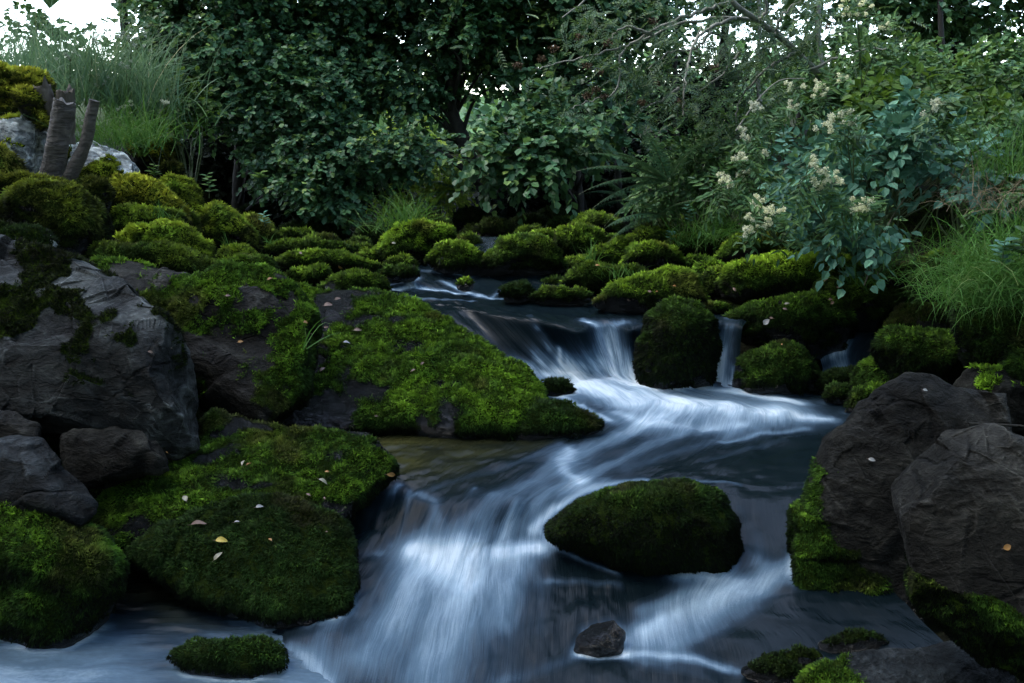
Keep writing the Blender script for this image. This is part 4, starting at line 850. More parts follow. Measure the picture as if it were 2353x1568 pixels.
# sunlit trees far behind
for i, (u, Yd, vs, lb) in enumerate(((930, 15, [(930,300,110,110,110),(900,180,140,100,90),(1010,420,90,60,70)], 'sunlit yellow-green tree glimpsed behind the bent black trunk'),
                                 (560, 16, [(560,60,260,160,200),(560,260,200,120,120)], 'pale tree far behind the dense left alder'),
                                 (1250, 17, [(1240,120,200,120,120),(1330,330,120,100,70)], 'yellow-green tree far behind the alder right of centre'),
                                 (1900, 13, [(1850,90,180,60,120),(2150,130,200,90,190)], 'light green tree behind the bushes at the upper right'),
   (1600, 12.5, [(1560,20,200,110,150),(1500,200,120,90,90)], 'mid-green tree behind the rowan branches'), (2100, 11.5, [(2060,-10,230,80,170),(2300,60,150,110,130),(2200,-20,260,120,300)], 'tall mid-green tree over the upper right corner'), (1800, 14, [(1780,0,230,90,200),(1750,220,160,100,120)], 'grey-green tree far behind the rowan trunk'),
   (700, 13, [(450,350,130,70,120),(650,300,160,110,130),(620,80,300,160,280)], 'dark tree filling the depth behind the dense left alder'), (1150, 13.5, [(1150,60,230,150,260),(1300,330,200,110,190),(1400,200,150,110,150)], 'dark tree filling the depth behind the centre alders'))):
    b = gbase(u, Yd)
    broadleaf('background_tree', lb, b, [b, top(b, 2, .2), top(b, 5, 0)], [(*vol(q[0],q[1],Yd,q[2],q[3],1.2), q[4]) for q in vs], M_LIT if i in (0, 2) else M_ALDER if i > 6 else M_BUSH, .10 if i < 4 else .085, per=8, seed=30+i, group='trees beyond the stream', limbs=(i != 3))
# slim trunks in the gaps
for i, (pts, r, lb) in enumerate((([(1545,520),(1555,350),(1550,200),(1560,-200)], .035, 'slim pale trunk rising behind the fern'), ([(1430,520),(1420,380),(1445,200),(1420,-100)], .04, 'slim dark trunk left of the fern in the shaded wood'),
        ([(1350,500),(1330,420),(1310,330),(1320,100)], .025, 'thin leaning grey trunk in the shade under the pale leaf sprays'), ([(2150,330),(2165,180),(2160,20),(2165,-150)], .035, 'straight grey trunk behind the right-hand bushes'),
        ([(1885,300),(1890,180),(1880,60),(1890,-150)], .03, 'straight pale trunk above the flowering bush'), ([(1760,330),(1740,180),(1745,40),(1730,-150)], .025, 'thin pale trunk behind the rowan twigs'),
        ([(1180,440),(1175,330),(1185,200),(1180,-100)], .06, 'upright dark trunk among the white sky gaps'))):
    Yd = 9.8; o = thing('slim_tree', tuple(at(*pts[0], Yd)), lb, 'tree', 'slim trunks in the wood'); mb = MB()
    pp = smooth_path([at(*q, Yd) for q in pts], 8); tube(mb, pp, np.linspace(r, r*.6, len(pp)), 8); mb.build('trunk', M_BARK if r > .034 or i == 2 else M_PALEBARK, o)
    mb2, tw = MB(), MB(); rng = np.random.default_rng(60+i); O = pp[rng.integers(len(pp)//2, len(pp), 26)]+rng.normal(size=(26, 3))*.25
    spray(mb2, tw, O, rng.normal(size=(26, 3)), 6, .06, rng); mb2.build('crown', M_ALDER, o, smooth=False); tw.build('branches', M_BARK, o, smooth=False)

# rowan with pinnate leaves
def pinnate(mb, mbT, O, D, N, L, rng, pairs=6, wid=.26, mat=None):
    D = nrmz(D); S = nrmz(np.cross(D, N)); n = len(O)
    for k_ in range(pairs+1):
        t = .2+.8*k_/pairs; P = O+D*(L[:, None]*t)+np.array([0, 0, -1.])*(L[:, None]*.22*t*t)
        for sg in ((-1, 1) if k_ < pairs else (0,)):
            d = D*.55+S*sg+rng.normal(size=(n, 3))*.08+np.array([0, 0, -.15]); nn = N+S*sg*.3
            leaves(mb, P, d, nn, L*wid*(1.1-.5*abs(t-.55)), 'lance', .2, .1)
    w = S*.0012; E = O+D*L[:, None]+np.array([0, 0, -1.])*(L[:, None]*.22)
    V = np.stack([O-w, O+w, E], 1).reshape(-1, 3); mbT.add(V, np.arange(3*n).reshape(-1, 3))
def blob_cluster(mb, c, r, n, s, rng):
    """cluster of small petal-sized faces"""
    P = np.asarray(c)+nrmz(rng.normal(size=(n, 3)))*np.asarray(r)*(rng.random((n, 1))**.5)
    leaves(mb, P, rng.normal(size=(n, 3)), rng.normal(size=(n, 3)), s*(.7+.6*rng.random(n)), 'tiny', .3, .2)
rng = np.random.default_rng(77); rb = gbase(1900, 7.2)
ro = thing('rowan_tree', rb, 'rowan with pale crooked branches and feathery leaves reaching over the stream from the right', 'tree')
br_, tw_, lf_, be_, tr_ = MB(), MB(), MB(), MB(), MB()
tube(tr_, smooth_path([rb, at(1900,220,7.0), at(1830,120,6.8), at(1745,50,6.6), at(1680,0,6.5), at(1600,-120,6.5)], 8), np.linspace(.026, .015, 41), 8)
BRS = [[(1745,50),(1680,40),(1560,55),(1480,90),(1420,110),(1300,140),(1230,158)], [(1680,0),(1600,30),(1520,60),(1430,118),(1425,170),(1410,215),(1360,228),(1310,250)], [(1690,40),(1620,70),(1585,130),(1575,200),(1568,265)],
       [(1780,80),(1800,30),(1850,-10)], [(1600,-120),(1480,-60),(1380,-20),(1290,40)], [(1830,120),(1760,160),(1700,230),(1690,300)], [(1745,50),(1760,10),(1700,-60),(1640,-150)], [(1860,160),(1950,120),(2040,110)], [(1500,80),(1440,60),(1400,90)],
       [(1640,60),(1600,110),(1540,120),(1490,160)], [(1560,200),(1520,230),(1470,250)], [(1700,120),(1650,180),(1600,210)]]
EP = []
for q in BRS:
    Yb = 6.6+rng.uniform(-.4, .2); pp = smooth_path([at(a, b_, Yb-.05*i_+rng.uniform(-.06, .06)) for i_, (a, b_) in enumerate(q)], 7); pp += rng.normal(size=pp.shape)*.006
    tube(br_, pp, np.linspace(.013, .0035, len(pp)), 6); EP.append(pp)
EP = np.concatenate(EP); n = 620; O = EP[rng.integers(0, len(EP), n)]+rng.normal(size=(n, 3))*[.20, .28, .17]+[0, .1, .03]
extra = [(1560,230,6.5,120,60,70), (1480,170,6.4,90,50,50), (1700,200,6.6,130,90,110), (1820,90,6.8,130,90,110), (1640,110,6.7,150,70,100), (1380,60,6.5,90,50,50), (1960,60,7,150,80,100), (1700,330,6.5,110,60,80)]
O = np.concatenate([O]+[rand_in(e[5], *vol(*e[:5], .35), rng) for e in extra]); O = thin(O, rng, .35, 1.); n = len(O)
D = nrmz(rng.normal(size=(n, 3))+[-.5, -.3, -.3]); N = nrmz(np.array([0, -.4, 1.])+rng.normal(size=(n, 3))*.35)
pinnate(lf_, tw_, O, D, N, .12*(.8+.5*rng.random(n)), rng)
tr_.build('trunk', M_PALEBARK, ro); br_.build('branches', M_PALEBARK, ro); tw_.build('leaf_stalks', M_STEM, ro, smooth=False); lf_.build('leaves', M_ROWAN, ro, smooth=False)
for (u, v) in ((1375,165),(1370,205),(1388,222),(1475,235),(1350,150),(1245,135),(1270,110),(1330,85),(1500,48),(1395,100),(1510,190),(1640,155),(1560,235),(1190,150),(1350,220),(1900,62)):
    mb = MB(); blob_cluster(mb, at(u, v, 6.25), (.035, .03, .025), 90, .014, rng); mb.build('berry_cluster', M_BERRY, ro, smooth=False)

# bushes of the right bank
def bush(name, label, vols, mat, L, shape, n_per=8, group=None, seed=1, cat='bush', base=None, up=1., dirb=(0, -.5, .1)):
    rng = np.random.default_rng(seed); c0 = vols[0][0]; b = base if base is not None else np.array([c0[0], c0[1]+.2, float(terrain_z(np.array([c0[0]]), np.array([c0[1]]))[0])])
    o = thing(name, b, label, cat, group); st, lf = MB(), MB()
    for c, r, n in vols:
        O = rand_in(n, c, r, rng, .1)
        kc = max(3, n//10); cl = O[rng.integers(0, n, kc)]; O = cl[rng.integers(0, kc, n)]*.6+O*.4+rng.normal(size=(n, 3))*L*.8
        if O[:, 1].mean() > 6.5: O = thin(O, rng, .3)
        D = nrmz((O-c)/r+rng.normal(size=(len(O), 3))*.5+np.array(dirb))
        spray(lf, st, O, D, n_per, L, rng, shape, up=up)
        for q in cl[:14]:
            pp = smooth_path([b, b*.45+q*.55+rng.normal(size=3)*.06, q], 5); tube(st, pp, np.linspace(.008, .003, len(pp)), 4)
    st.build('stems', M_STEM, o, smooth=False); lf.build('leaves', mat, o, smooth=False); return o
BG = 'bushes of the right bank'
bush('leafy_bush', 'small-leaved teal bush between the fern and the cream flowers', [(*vol(1620,380,6.6,150,90,.5), 260), (*vol(1530,440,6.8,90,50,.4), 110), (*vol(1700,300,6.9,120,60,.4), 130)], M_BUSH, .042, 'ovate', group=BG, seed=41)
bush('leafy_bush', 'mid-green bush just above the pillow-shaped boulder', [(*vol(1800,470,6.2,150,70,.4), 230), (*vol(1830,560,5.9,110,45,.3), 120)], M_BUSH, .038, 'ovate', group=BG, seed=42)
bush('leafy_bush', 'tall dark bush rising at the upper right behind the blue-green leaves', [(*vol(2050,180,7.2,200,90,.6), 330), (*vol(2250,200,6.8,150,110,.6), 300), (*vol(1880,230,7.2,130,80,.5), 170)], M_BUSH, .055, 'ovate', group=BG, seed=43)
bush('leafy_bush', 'vivid green broad-leaved bush in the middle of the right bank', [(*vol(2080,240,6.4,150,50,.35), 110), (*vol(1960,270,6.3,90,40,.3), 60), (*vol(2240,290,6.2,120,50,.3), 70)], M_BRIGHT, .075, 'ovate', group=BG, seed=44, n_per=6)
bush('leafy_bush', 'dark bush at the right edge beyond the black hollow', [(*vol(2270,330,5.6,110,80,.35), 200), (*vol(2330,450,5.2,70,60,.3), 110)], M_BUSH, .05, 'ovate', group=BG, seed=45)
bush('leafy_bush', 'blue-green bush with large pointed leaves hanging over the right bank', [(*vol(2050,350,5.2,150,60,.3), 90), (*vol(1920,400,5.2,130,55,.3), 65), (*vol(2130,320,5.0,60,40,.2), 30), (*vol(1960,520,5.0,80,60,.25), 45), (*vol(2220,390,4.9,70,40,.2), 28), (*vol(1820,400,5.6,70,60,.25), 35)], M_BLUE, .064, 'ovate', group=BG, seed=46, n_per=6, up=.7)
bush('leafy_bush', 'shaded undergrowth beneath the big blue-green leaves', [(*vol(2000,540,5.5,90,45,.25), 90), (*vol(1900,570,5.6,80,40,.25), 70)], M_BUSH, .045, 'ovate', group=BG, seed=47)
bush('leafy_bush', 'yellowish low shrub in the sunlit gap behind the grass-crowned boulder', [(*vol(1010,420,9.6,100,60,.5), 200), (*vol(900,440,9.4,80,40,.4), 120)], M_LIT, .045, 'ovate', group='shrubs across the stream', seed=48)
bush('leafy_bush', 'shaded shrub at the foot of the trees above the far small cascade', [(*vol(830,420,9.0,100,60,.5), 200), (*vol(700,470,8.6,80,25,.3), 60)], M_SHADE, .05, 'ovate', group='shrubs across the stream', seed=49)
bush('leafy_bush', 'low green plants between the reeds and the hollow', [(*vol(400,240,7.4,70,50,.3), 110), (*vol(330,250,7.2,60,50,.3), 70)], M_BRIGHT, .05, 'ovate', group='shrubs across the stream', seed=50)

for i, (u, v, ru, rv, n, lb) in enumerate(((480,430,110,60,180,'black-green shrub inside the dark hollow on the left'), (640,470,110,40,150,'black-green shrub right of the dark hollow'), (1180,450,110,50,170,'shaded shrub between the bent trunk and the far cascade'),
        (1330,430,110,60,180,'shaded shrub under the alder with pale leaf sprays'), (1460,400,80,90,180,'shaded shrub in front of the slim dark trunk'), (1600,250,140,100,260,'dim shrub behind the rowan branches'), (430,340,110,60,200,'dark shrub closing the depth behind the yellowed mossy boulder'), (560,370,110,60,200,'dark shrub at the back of the black hollow'))):
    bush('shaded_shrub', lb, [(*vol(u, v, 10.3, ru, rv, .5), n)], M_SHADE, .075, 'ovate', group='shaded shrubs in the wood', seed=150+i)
# meadowsweet
def meadowsweet(label, heads, Yd, base_uv, seed, leafn=24):
    Yd -= .8
    rng = np.random.default_rng(seed); b = at(*base_uv, Yd+.15); o = thing('meadowsweet', b, label, 'flower', 'cream-flowered meadowsweet'); st, lf = MB(), MB()
    for (u, v, s) in heads:
        c = at(u, v, Yd+rng.uniform(-.12, .1)); pp = smooth_path([b, b*.4+c*.6+[rng.normal()*.05, 0, .03], c], 6); tube(st, pp, np.linspace(.004, .002, len(pp)), 5)
        mb = MB(); k_ = max(4, int(s/4.5))
        for _ in range(k_):
            cc = c+rng.normal(size=3)*[s, s*.7, s*.75]*np.array(Yd/FPX/cp)*.45; blob_cluster(mb, cc, np.full(3, .010+.009*rng.random()), 60, .0085, rng)
            tube(st, [c-[0, 0, .03], cc], [.0015, .001], 4)
        mb.build('flower_head', M_FLOWER, o, smooth=False)
        O = pp[rng.integers(4, len(pp)-1, leafn//len(heads)+2)]; n = len(O)
        pinnate(lf, st, O, nrmz(rng.normal(size=(n, 3))+[0, -.4, .1]), nrmz(np.array([0, -.4, 1.])+rng.normal(size=(n, 3))*.3), .11+.05*rng.random(n), rng, 3, .42)
    st.build('stems', M_STEM, o, smooth=False); lf.build('leaves', M_BUSH, o, smooth=False)
meadowsweet('meadowsweet with the largest cream heads above the blue-green leaves', [(1922,270,36),(1955,285,26),(1915,292,24)], 5.5, (1960,420), 1)
meadowsweet('meadowsweet with a pair of heads isolated at the right against dark leaves', [(2138,245,16),(2158,238,18)], 5.5, (2180,330), 2)
meadowsweet('meadowsweet with dense heads amid the blue-green leaves', [(1890,385,26),(1905,412,32),(1885,425,30),(1862,372,18)], 5.2, (1900,520), 3)
meadowsweet('meadowsweet with small heads low beside the right blue-green leaves', [(1955,470,22),(1995,465,20),(1972,478,18)], 5.15, (1960,560), 4)
meadowsweet('meadowsweet drooping lowest over the mossy boulder with the bare brown top', [(1745,465,30),(1760,480,28),(1728,492,22),(1765,512,20),(1732,520,22),(1722,530,20),(1780,480,18)], 5.5, (1790,560), 5)
meadowsweet('meadowsweet with one slim upright head left of the blue-green leaves', [(1703,370,16),(1705,395,20),(1700,355,10)], 5.8, (1720,500), 6)
meadowsweet('meadowsweet with sparse heads under the rowan twigs', [(1735,248,14),(1705,300,14),(1715,318,13),(1730,238,10)], 6.1, (1740,420), 7)
meadowsweet('meadowsweet with several heads high in the right-hand bushes', [(1825,190,18),(1830,235,20),(1870,195,20),(1878,210,20),(1930,180,14),(1890,190,14)], 6.1, (1880,380), 8)
meadowsweet('meadowsweet faintly seen at the top edge', [(1960,10,26),(1970,25,26),(1945,22,20),(2035,60,16)], 6.6, (1980,200), 9)
meadowsweet('meadowsweet with tiny heads left of the drooping cluster', [(1655,400,10),(1660,412,12),(1675,425,12),(1760,350,12)], 5.8, (1680,500), 10)

# ferns
def frond(mb, mst, O, D0, L, rng, droop=.9, pin=22, w=.30):
    up = np.array([0, 0, 1.]); P, T = [np.array(O, float)], []; d = nrmz(np.array(D0, float)); seg = L/pin
    for i_ in range(pin): d = nrmz(d+np.array([0, 0, -droop/pin])); T.append(d); P.append(P[-1]+d*seg)
    P = np.array(P); tube(mst, P, np.linspace(.003, .0008, len(P)), 4)
    for i_ in range(2, pin):
        t = i_/pin; ln = L*w*math.sin(math.pi*min(1, (t*.86+.18)))**.8*(1.05-t*.6); S = nrmz(np.cross(T[i_], up)); nn = np.cross(S, T[i_])
        for sg in (-1, 1):
            dd = nrmz(S*sg+T[i_]*.35+np.array([0, 0, -.22])); m = 9; tt = np.linspace(.06, .95, m)
            Q = P[i_]+dd*(ln*tt)[:, None]; pd = nrmz(np.cross(nn, dd)); l2 = ln*.24*(1.1-tt)
            for s2 in (-1, 1): leaves(mb, Q, np.tile(pd*s2+dd*.5, (m, 1))+rng.normal(size=(m, 3))*.05, np.tile(nn, (m, 1)), l2, 'lance', .1, .1)
            leaves(mb, P[i_][None], dd[None], nn[None], np.array([ln]), 'lance', .05, .05) if False else None
def fern(label, u, v, Yd, targets, seed, L=.55):
    rng = np.random.default_rng(seed); b = at(u, v, Yd); o = thing('fern', b, label, 'fern', 'ferns at the wood edge'); lf, st = MB(), MB()
    for (du, dv, k_) in targets: frond(lf, st, b+rng.normal(size=3)*.015, np.array([du, rng.uniform(-.5, -.1), dv]), L*k_, rng)
    st.build('stalks', M_STEM, o, smooth=False); lf.build('fronds', M_FERN, o, smooth=False)
fern('large fern arching left over the dark stream edge right of centre', 1540, 420, 6.25, [(-1,.6,1.2),(-1,.35,1.1),(-.9,.1,1.),(-.8,.9,1.),(-1,-.1,.9),(-.4,1.1,.9),(.4,.9,.8),(-.9,.75,1.2)], 1, .6)
fern('fern with low fronds beneath the large arching one', 1520, 490, 6.2, [(-1,.3,1),(-1,.0,.9),(-.7,.6,.8),(.5,.5,.8)], 2, .5)
fern('pale soft fern in the gap behind the grass-crowned boulder', 1060, 440, 9.3, [(-1,.6,1.),(-.8,.2,.9),(-.3,.9,1),(.4,.8,1.),(.8,.3,.8),(-1,-.2,.9)], 3, .75)
fern('fern in deep shade left of the large arching one', 1440, 460, 8.0, [(-1,.6,1.),(-.6,.9,.9),(.4,.9,1.),(-1,.1,.9)], 4, .5)
fern('fern tucked at the far right under the dark bush', 2290, 400, 5.3, [(-1,.3,1.),(-.8,.7,.9),(.2,.8,1.),(-1,-.1,.9),(.8,.4,.9)], 5, .4)

# grass
def grass(mb, O, n, L, w, rng, spread=.5, bend=.9, bias=(0, 0, 0), jit=.03):
    bend = bend*rng.uniform(.25, 1.5, (n, 1)); w = w*rng.uniform(.6, 1.3, (n, 1)); g2 = nrmz(rng.normal(size=(n, 3))*[1, 1, .2])*.12
    P = np.asarray(O)+rng.normal(size=(n, 3))*[jit, jit, jit*.2]; d = nrmz(np.array([0, 0, 1.])+rng.normal(size=(n, 3))*[spread, spread, .1]+np.array(bias)); LL = L*(.5+.7*rng.random(n)); k_ = 5
    S = nrmz(np.cross(d, nrmz(rng.normal(size=(n, 3))))); V = []; Q = P.copy()
    g = np.array([0, 0, -1.])
    for i_ in range(k_+1):
        t = i_/k_; ww = w*(1-t**1.6)+.0002; V += [Q-S*ww, Q+S*ww]
        d = nrmz(d+g*bend/k_*(.4+t)+g2); Q = Q+d*(LL/k_)[:, None]
    V = np.stack(V, 1).reshape(-1, 3); i0 = np.arange(n)[:, None]*(2*(k_+1)); F = [i0+[2*j_, 2*j_+1, 2*j_+3, 2*j_+2] for j_ in range(k_)]
    mb.add(V, np.concatenate(F))
def tuft(label, u, v, Yd, n, L, seed, w=.0022, spread=.5, bend=1., bias=(0, 0, 0), mat=None, jit=.03, group=None):
    rng = np.random.default_rng(seed); b = at(u, v, Yd); mb = MB(); grass(mb, b, n, L, w, rng, spread, bend, bias, jit)
    V = np.concatenate(mb.V); o = mesh('grass_tuft', V, np.concatenate(mb.F[4]), mat or M_GRASS, smooth=False, loc=b); return tag(o, label, 'grass', group or 'grass tufts on the stones')
tuft('tall bright grass tuft crowning the boulder in midstream', 935, 520, 6.5, 170, .34, 1, .0028, .55, 1.1, jit=.07)
tuft('thin grass at the left foot of the tall midstream tuft', 880, 530, 6.6, 40, .26, 2, .0025, .6, 1.1, (-.3,0,0), jit=.05)
tuft('little grass tuft on the sloping boulder of the right shore', 1355, 598, 5.9, 26, .16, 3, .0025, .5)
tuft('drooping grass on the shaded boulder behind the pyramid one', 1425, 640, 5.45, 36, .16, 4, .002, .7, 1.8, jit=.06)
tuft('clump of grass hanging below the bushes right of centre', 1660, 545, 6.1, 260, .36, 5, .0022, .6, 2.2, jit=.12)
tuft('small grass clump behind the small mossy stone of the right slope', 1590, 560, 6.2, 120, .2, 6, .002, .6, 1.6, jit=.08)
tuft('single arching grass sprig on the side of the sloping outcrop', 700, 800, 3.65, 5, .20, 7, .003, .6, 1.3, (.1,-.2,0), jit=.008)
tuft('small grass sprig growing in the middle of the long green slab', 978, 825, 4.25, 16, .11, 8, .0018, .5, 1.6, (0,-.2,0), jit=.012)
tuft('short pale grass tuft at the foot of the peaked boulder', 528, 590, 5.6, 22, .15, 9, .0028, .45, .8, jit=.02)
tuft('grass sprig on the slope boulder behind the peaked one', 618, 560, 6.5, 16, .13, 10, .0025, .5)
tuft('grass sprig on the mossy shelf below the olive boulder', 375, 500, 5.2, 20, .13, 11, .0022, .6)
tuft('thin grass sprig under the log-shaped boulder', 490, 665, 4.45, 20, .12, 12, .002, .6)
tuft('long hanging grass mat covering the tall boulder at the right edge', 2300, 650, 3.75, 800, .30, 13, .0015, .6, 2.6, (-.25,-.25,0), jit=.11)
tuft('grass mat spilling left of the long hanging one', 2235, 690, 3.8, 460, .24, 14, .0015, .6, 2.8, (-.3,-.2,0), jit=.09)
tuft('upright bright grass at the top of the right edge boulder', 2320, 590, 3.9, 160, .30, 15, .0024, .5, 1.2, jit=.1)
tuft('grass fringe along the overhanging mossy ledge', 2200, 590, 4.5, 120, .22, 16, .002, .7, 1.3, jit=.14)
tuft('thin grass between the ledge and the pillow-shaped boulder', 2030, 640, 4.9, 60, .22, 17, .002, .8, 1.2, jit=.1)
tuft('grass tuft on the long pillow boulder right end', 1990, 655, 4.95, 40, .14, 18, .002, .7, 1.2, jit=.05)
tuft('fine grass at the base of the reeds beside the cut trunks', 250, 330, 6.0, 320, .36, 19, .0024, .5, 1.6, (.1,-.1,0), jit=.16)
tuft('grass falling over the whitish rock', 300, 320, 6.2, 260, .40, 20, .0024, .5, 2.2, (.3,-.1,0), jit=.14)
tuft('pale dry grass drooping over the black hollow at the right', 2200, 470, 4.7, 46, .34, 21, .0016, .9, 2.4, (.3,-.2,0), M_DRY, jit=.14)
tuft('dry grass stalks hanging in front of the right edge bushes', 2320, 470, 4.4, 60, .36, 22, .0016, .8, 2.2, (-.2,-.2,0), M_DRY, jit=.14)
tuft('green grass with seed stalks at the far right edge', 2330, 400, 4.6, 120, .45, 23, .002, .4, .8, (0,0,0), jit=.12)
# reeds upper left
RG = 'tall grasses of the upper left bank'
for i, (u, v, Yd, n, L, lb) in enumerate(((60,240,7.4,240,.75,'tall grass clump at the far upper left against the sky'), (150,230,7.0,260,.75,'tall grass clump behind the cut trunks'), (235,230,6.8,300,.70,'densest tall grass clump right of the cut trunks'),
                            (300,240,6.9,240,.60,'tall grass clump arching right toward the dark alder'), (340,280,7.1,160,.5,'grass clump above the yellowed mossy boulder'), (0,200,7.8,200,.8,'tall grass clump cut off by the left edge'))):
    tuft(lb, u, v, Yd, n, L, 40+i, .0042, .32, 1.1, (.12,0,0), M_REED, jit=.16, group=RG)
# hogweed-like umbels in the reeds
for i, (u, v, s, lb) in enumerate(((210,75,34,'feathery pale seed head highest in the reeds'), (300,85,40,'largest feathery grey seed head against the alder'), (160,125,22,'small feathery seed head left in the reeds'), (290,240,22,'cream flower head low over the grass by the whitish rock'),
                                   (375,232,15,'small flat white flower head leaning toward the dark alder'), (230,190,28,'greyish seed head in the middle of the reeds'), (290,150,18,'little pale seed head below the largest one'))):
    rng = np.random.default_rng(90+i); c = at(u, v, 6.6); b = at(u-15, v+170, 6.7); o = thing('umbel_flower', b, lb, 'flower', 'pale flower heads in the reeds'); st, fl = MB(), MB()
    tube(st, smooth_path([b, (b+c)/2+[.02, 0, 0], c-[0, 0, .04]], 5), .003, 5)
    for _ in range(int(s/2.4)):
        cc = c+rng.normal(size=3)*np.array([s, s*.6, s*.6])*6.6/FPX*.5; tube(st, [c-[0, 0, .04], cc], [.0012, .0008], 3); blob_cluster(fl, cc, (.014, .014, .009), 26, .008, rng)
    st.build('stem', M_STEM, o, smooth=False); fl.build('flower_head', M_HOG if i not in (3, 4) else M_FLOWER, o, smooth=False)
# small herbs
def herb(label, u, v, Yd, H, n, L, mat, seed, shape='ovate', lean=(0, 0, 0)):
    rng = np.random.default_rng(seed); b = at(u, v, Yd); o = thing('leafy_plant', b, label, 'plant', 'small leafy plants'); st, lf = MB(), MB()
    t_ = b+np.array([lean[0], lean[1], H]); pp = smooth_path([b, (b+t_)/2+rng.normal(size=3)*.01, t_], 6); tube(st, pp, np.linspace(.003, .0015, len(pp)), 5)
    for q in range(n):
        p_ = pp[min(len(pp)-1, int(len(pp)*(.25+.75*q/n)))]; a = q*2.4; leaves(lf, p_[None], np.array([[math.cos(a), math.sin(a), .35]]), np.array([[0, -.2, 1.]]), np.array([L*(.8+.4*rng.random())]), shape)
    st.build('stem', M_STEM, o); lf.build('leaves', mat, o, smooth=False)
herb('little leafy plant standing against the black hollow on the left', 480, 455, 6.2, .16, 14, .055, M_BUSH, 1)
herb('pale star-leaved plant on the slope boulder at the left stream edge', 608, 520, 6.6, .10, 12, .06, M_BLUE, 2, 'lance')
herb('pale green seedling on the right slope beside the grass clump', 1575, 520, 6.3, .14, 12, .05, M_BLUE, 3)
herb('small herb on the sloping boulders of the right shore', 1540, 560, 6.2, .08, 10, .04, M_BLUE, 4)
herb('broad-leaved herb in the grass mat at the right edge', 2300, 620, 3.7, .12, 14, .06, M_BLUE, 5)
herb('big-leaved herb at the right edge above the hanging grass', 2345, 590, 3.65, .10, 12, .08, M_BRIGHT, 6)
herb('blue-green herb on the hanging stems above the pillow boulder', 1930, 560, 5.35, .08, 10, .055, M_BLUE, 7)
herb('single branch of round leaves dangling before the dark hollow', 600, 410, 6.9, .05, 9, .07, M_BRIGHT, 8)
herb('small herb beside the whitish rock on the left bank', 355, 405, 5.9, .07, 10, .05, M_BRIGHT, 9)

# ------------------------------------------------------------------ stumps
def log_thing(name, label, pts, radii, mat, capmat, seed, cat='stump', notch=0.):
    rng = np.random.default_rng(seed); P = smooth_path(pts, 14); r = np.interp(np.linspace(0, 1, len(P)), np.linspace(0, 1, len(radii)), radii); n = 40
    b = P[0]; o = thing(name, b, label, cat); mb = MB(); tube(mb, P, r, n); V = mb.V[0]
    ax = np.repeat(P, n, 0); d = V-ax; nz_ = fbm(V, 7, 3)*.20+.07*fbm(V, 36, 3); V = ax+d*(1+nz_)[:, None]
    ring = V[-n:].copy(); ring += np.array([0, 0, 1])*(notch*fbm(ring, 18, 2))[:, None]; V[-n:] = ring; mb.V[0] = V; mb.build('trunk', mat, o)
    cm = MB(); c = ring.mean(0)-np.array([0, 0, .006]); VV = np.vstack([ring, ring*.5+c*.5+rng.normal(size=ring.shape)*.002, c[None]])
    j_ = np.arange(n); cm.add(VV, np.stack([j_, (j_+1) % n, n+(j_+1) % n, n+j_], 1)); cm.F.setdefault(3, []).append(np.stack([n+j_, n+(j_+1) % n, np.full(n, 2*n)], 1)); cm.build('cut_top', capmat, o); return o
Ys = 5.35
log_thing('cut_trunk', 'thicker of the two sawn-off trunks with ringed dark bark on the left bank', [at(100,440,Ys), at(118,400,Ys), at(135,320,Ys), at(150,235,Ys)], [.085, .068, .062, .058], M_CHERRY, M_CUT, 1, notch=.03)
log_thing('cut_trunk', 'thinner curved sawn-off trunk right of the thicker one', [at(145,440,Ys-.05), at(165,400,Ys-.05), at(195,330,Ys-.05), at(217,230,Ys-.05)], [.045, .038, .032, .030], M_CHERRY, M_CUT, 2)
log_thing('old_stump', 'weathered grey stump piece behind the thicker sawn-off trunk', [at(150,330,5.6), at(148,260,5.6), at(150,205,5.6)], [.06, .05, .048], M_OLDWOOD, M_OLDWOOD, 3, notch=.08)
log_thing('old_stump', 'jagged brown stump piece beside the mossy stump', [at(112,300,5.6), at(108,240,5.6), at(95,195,5.6)], [.05, .045, .05], M_OLDWOOD, M_OLDWOOD, 4, notch=.1)
rr('mossy_stump', 'moss-topped old stump at the upper left edge above the lichened rock', [(-40,170),(20,152),(70,162),(112,190),(118,240),(100,275),(40,290),(-40,290)], ('Y', 285, 5.8), 70, .4, .9, 'brown', hue=.8, bright=1.0, lump=1.8, facet=.4, cat='stump')
rr('mossy_root', 'twisted mossy root running down from the old stump to the lichened rock', [(30,205),(60,190),(85,215),(100,255),(125,300),(105,310),(75,275),(45,250)], ('Y', 300, 5.5), 70, .3, .8, 'brown', hue=.8, bright=.8, lump=2, facet=.4, cat='root')

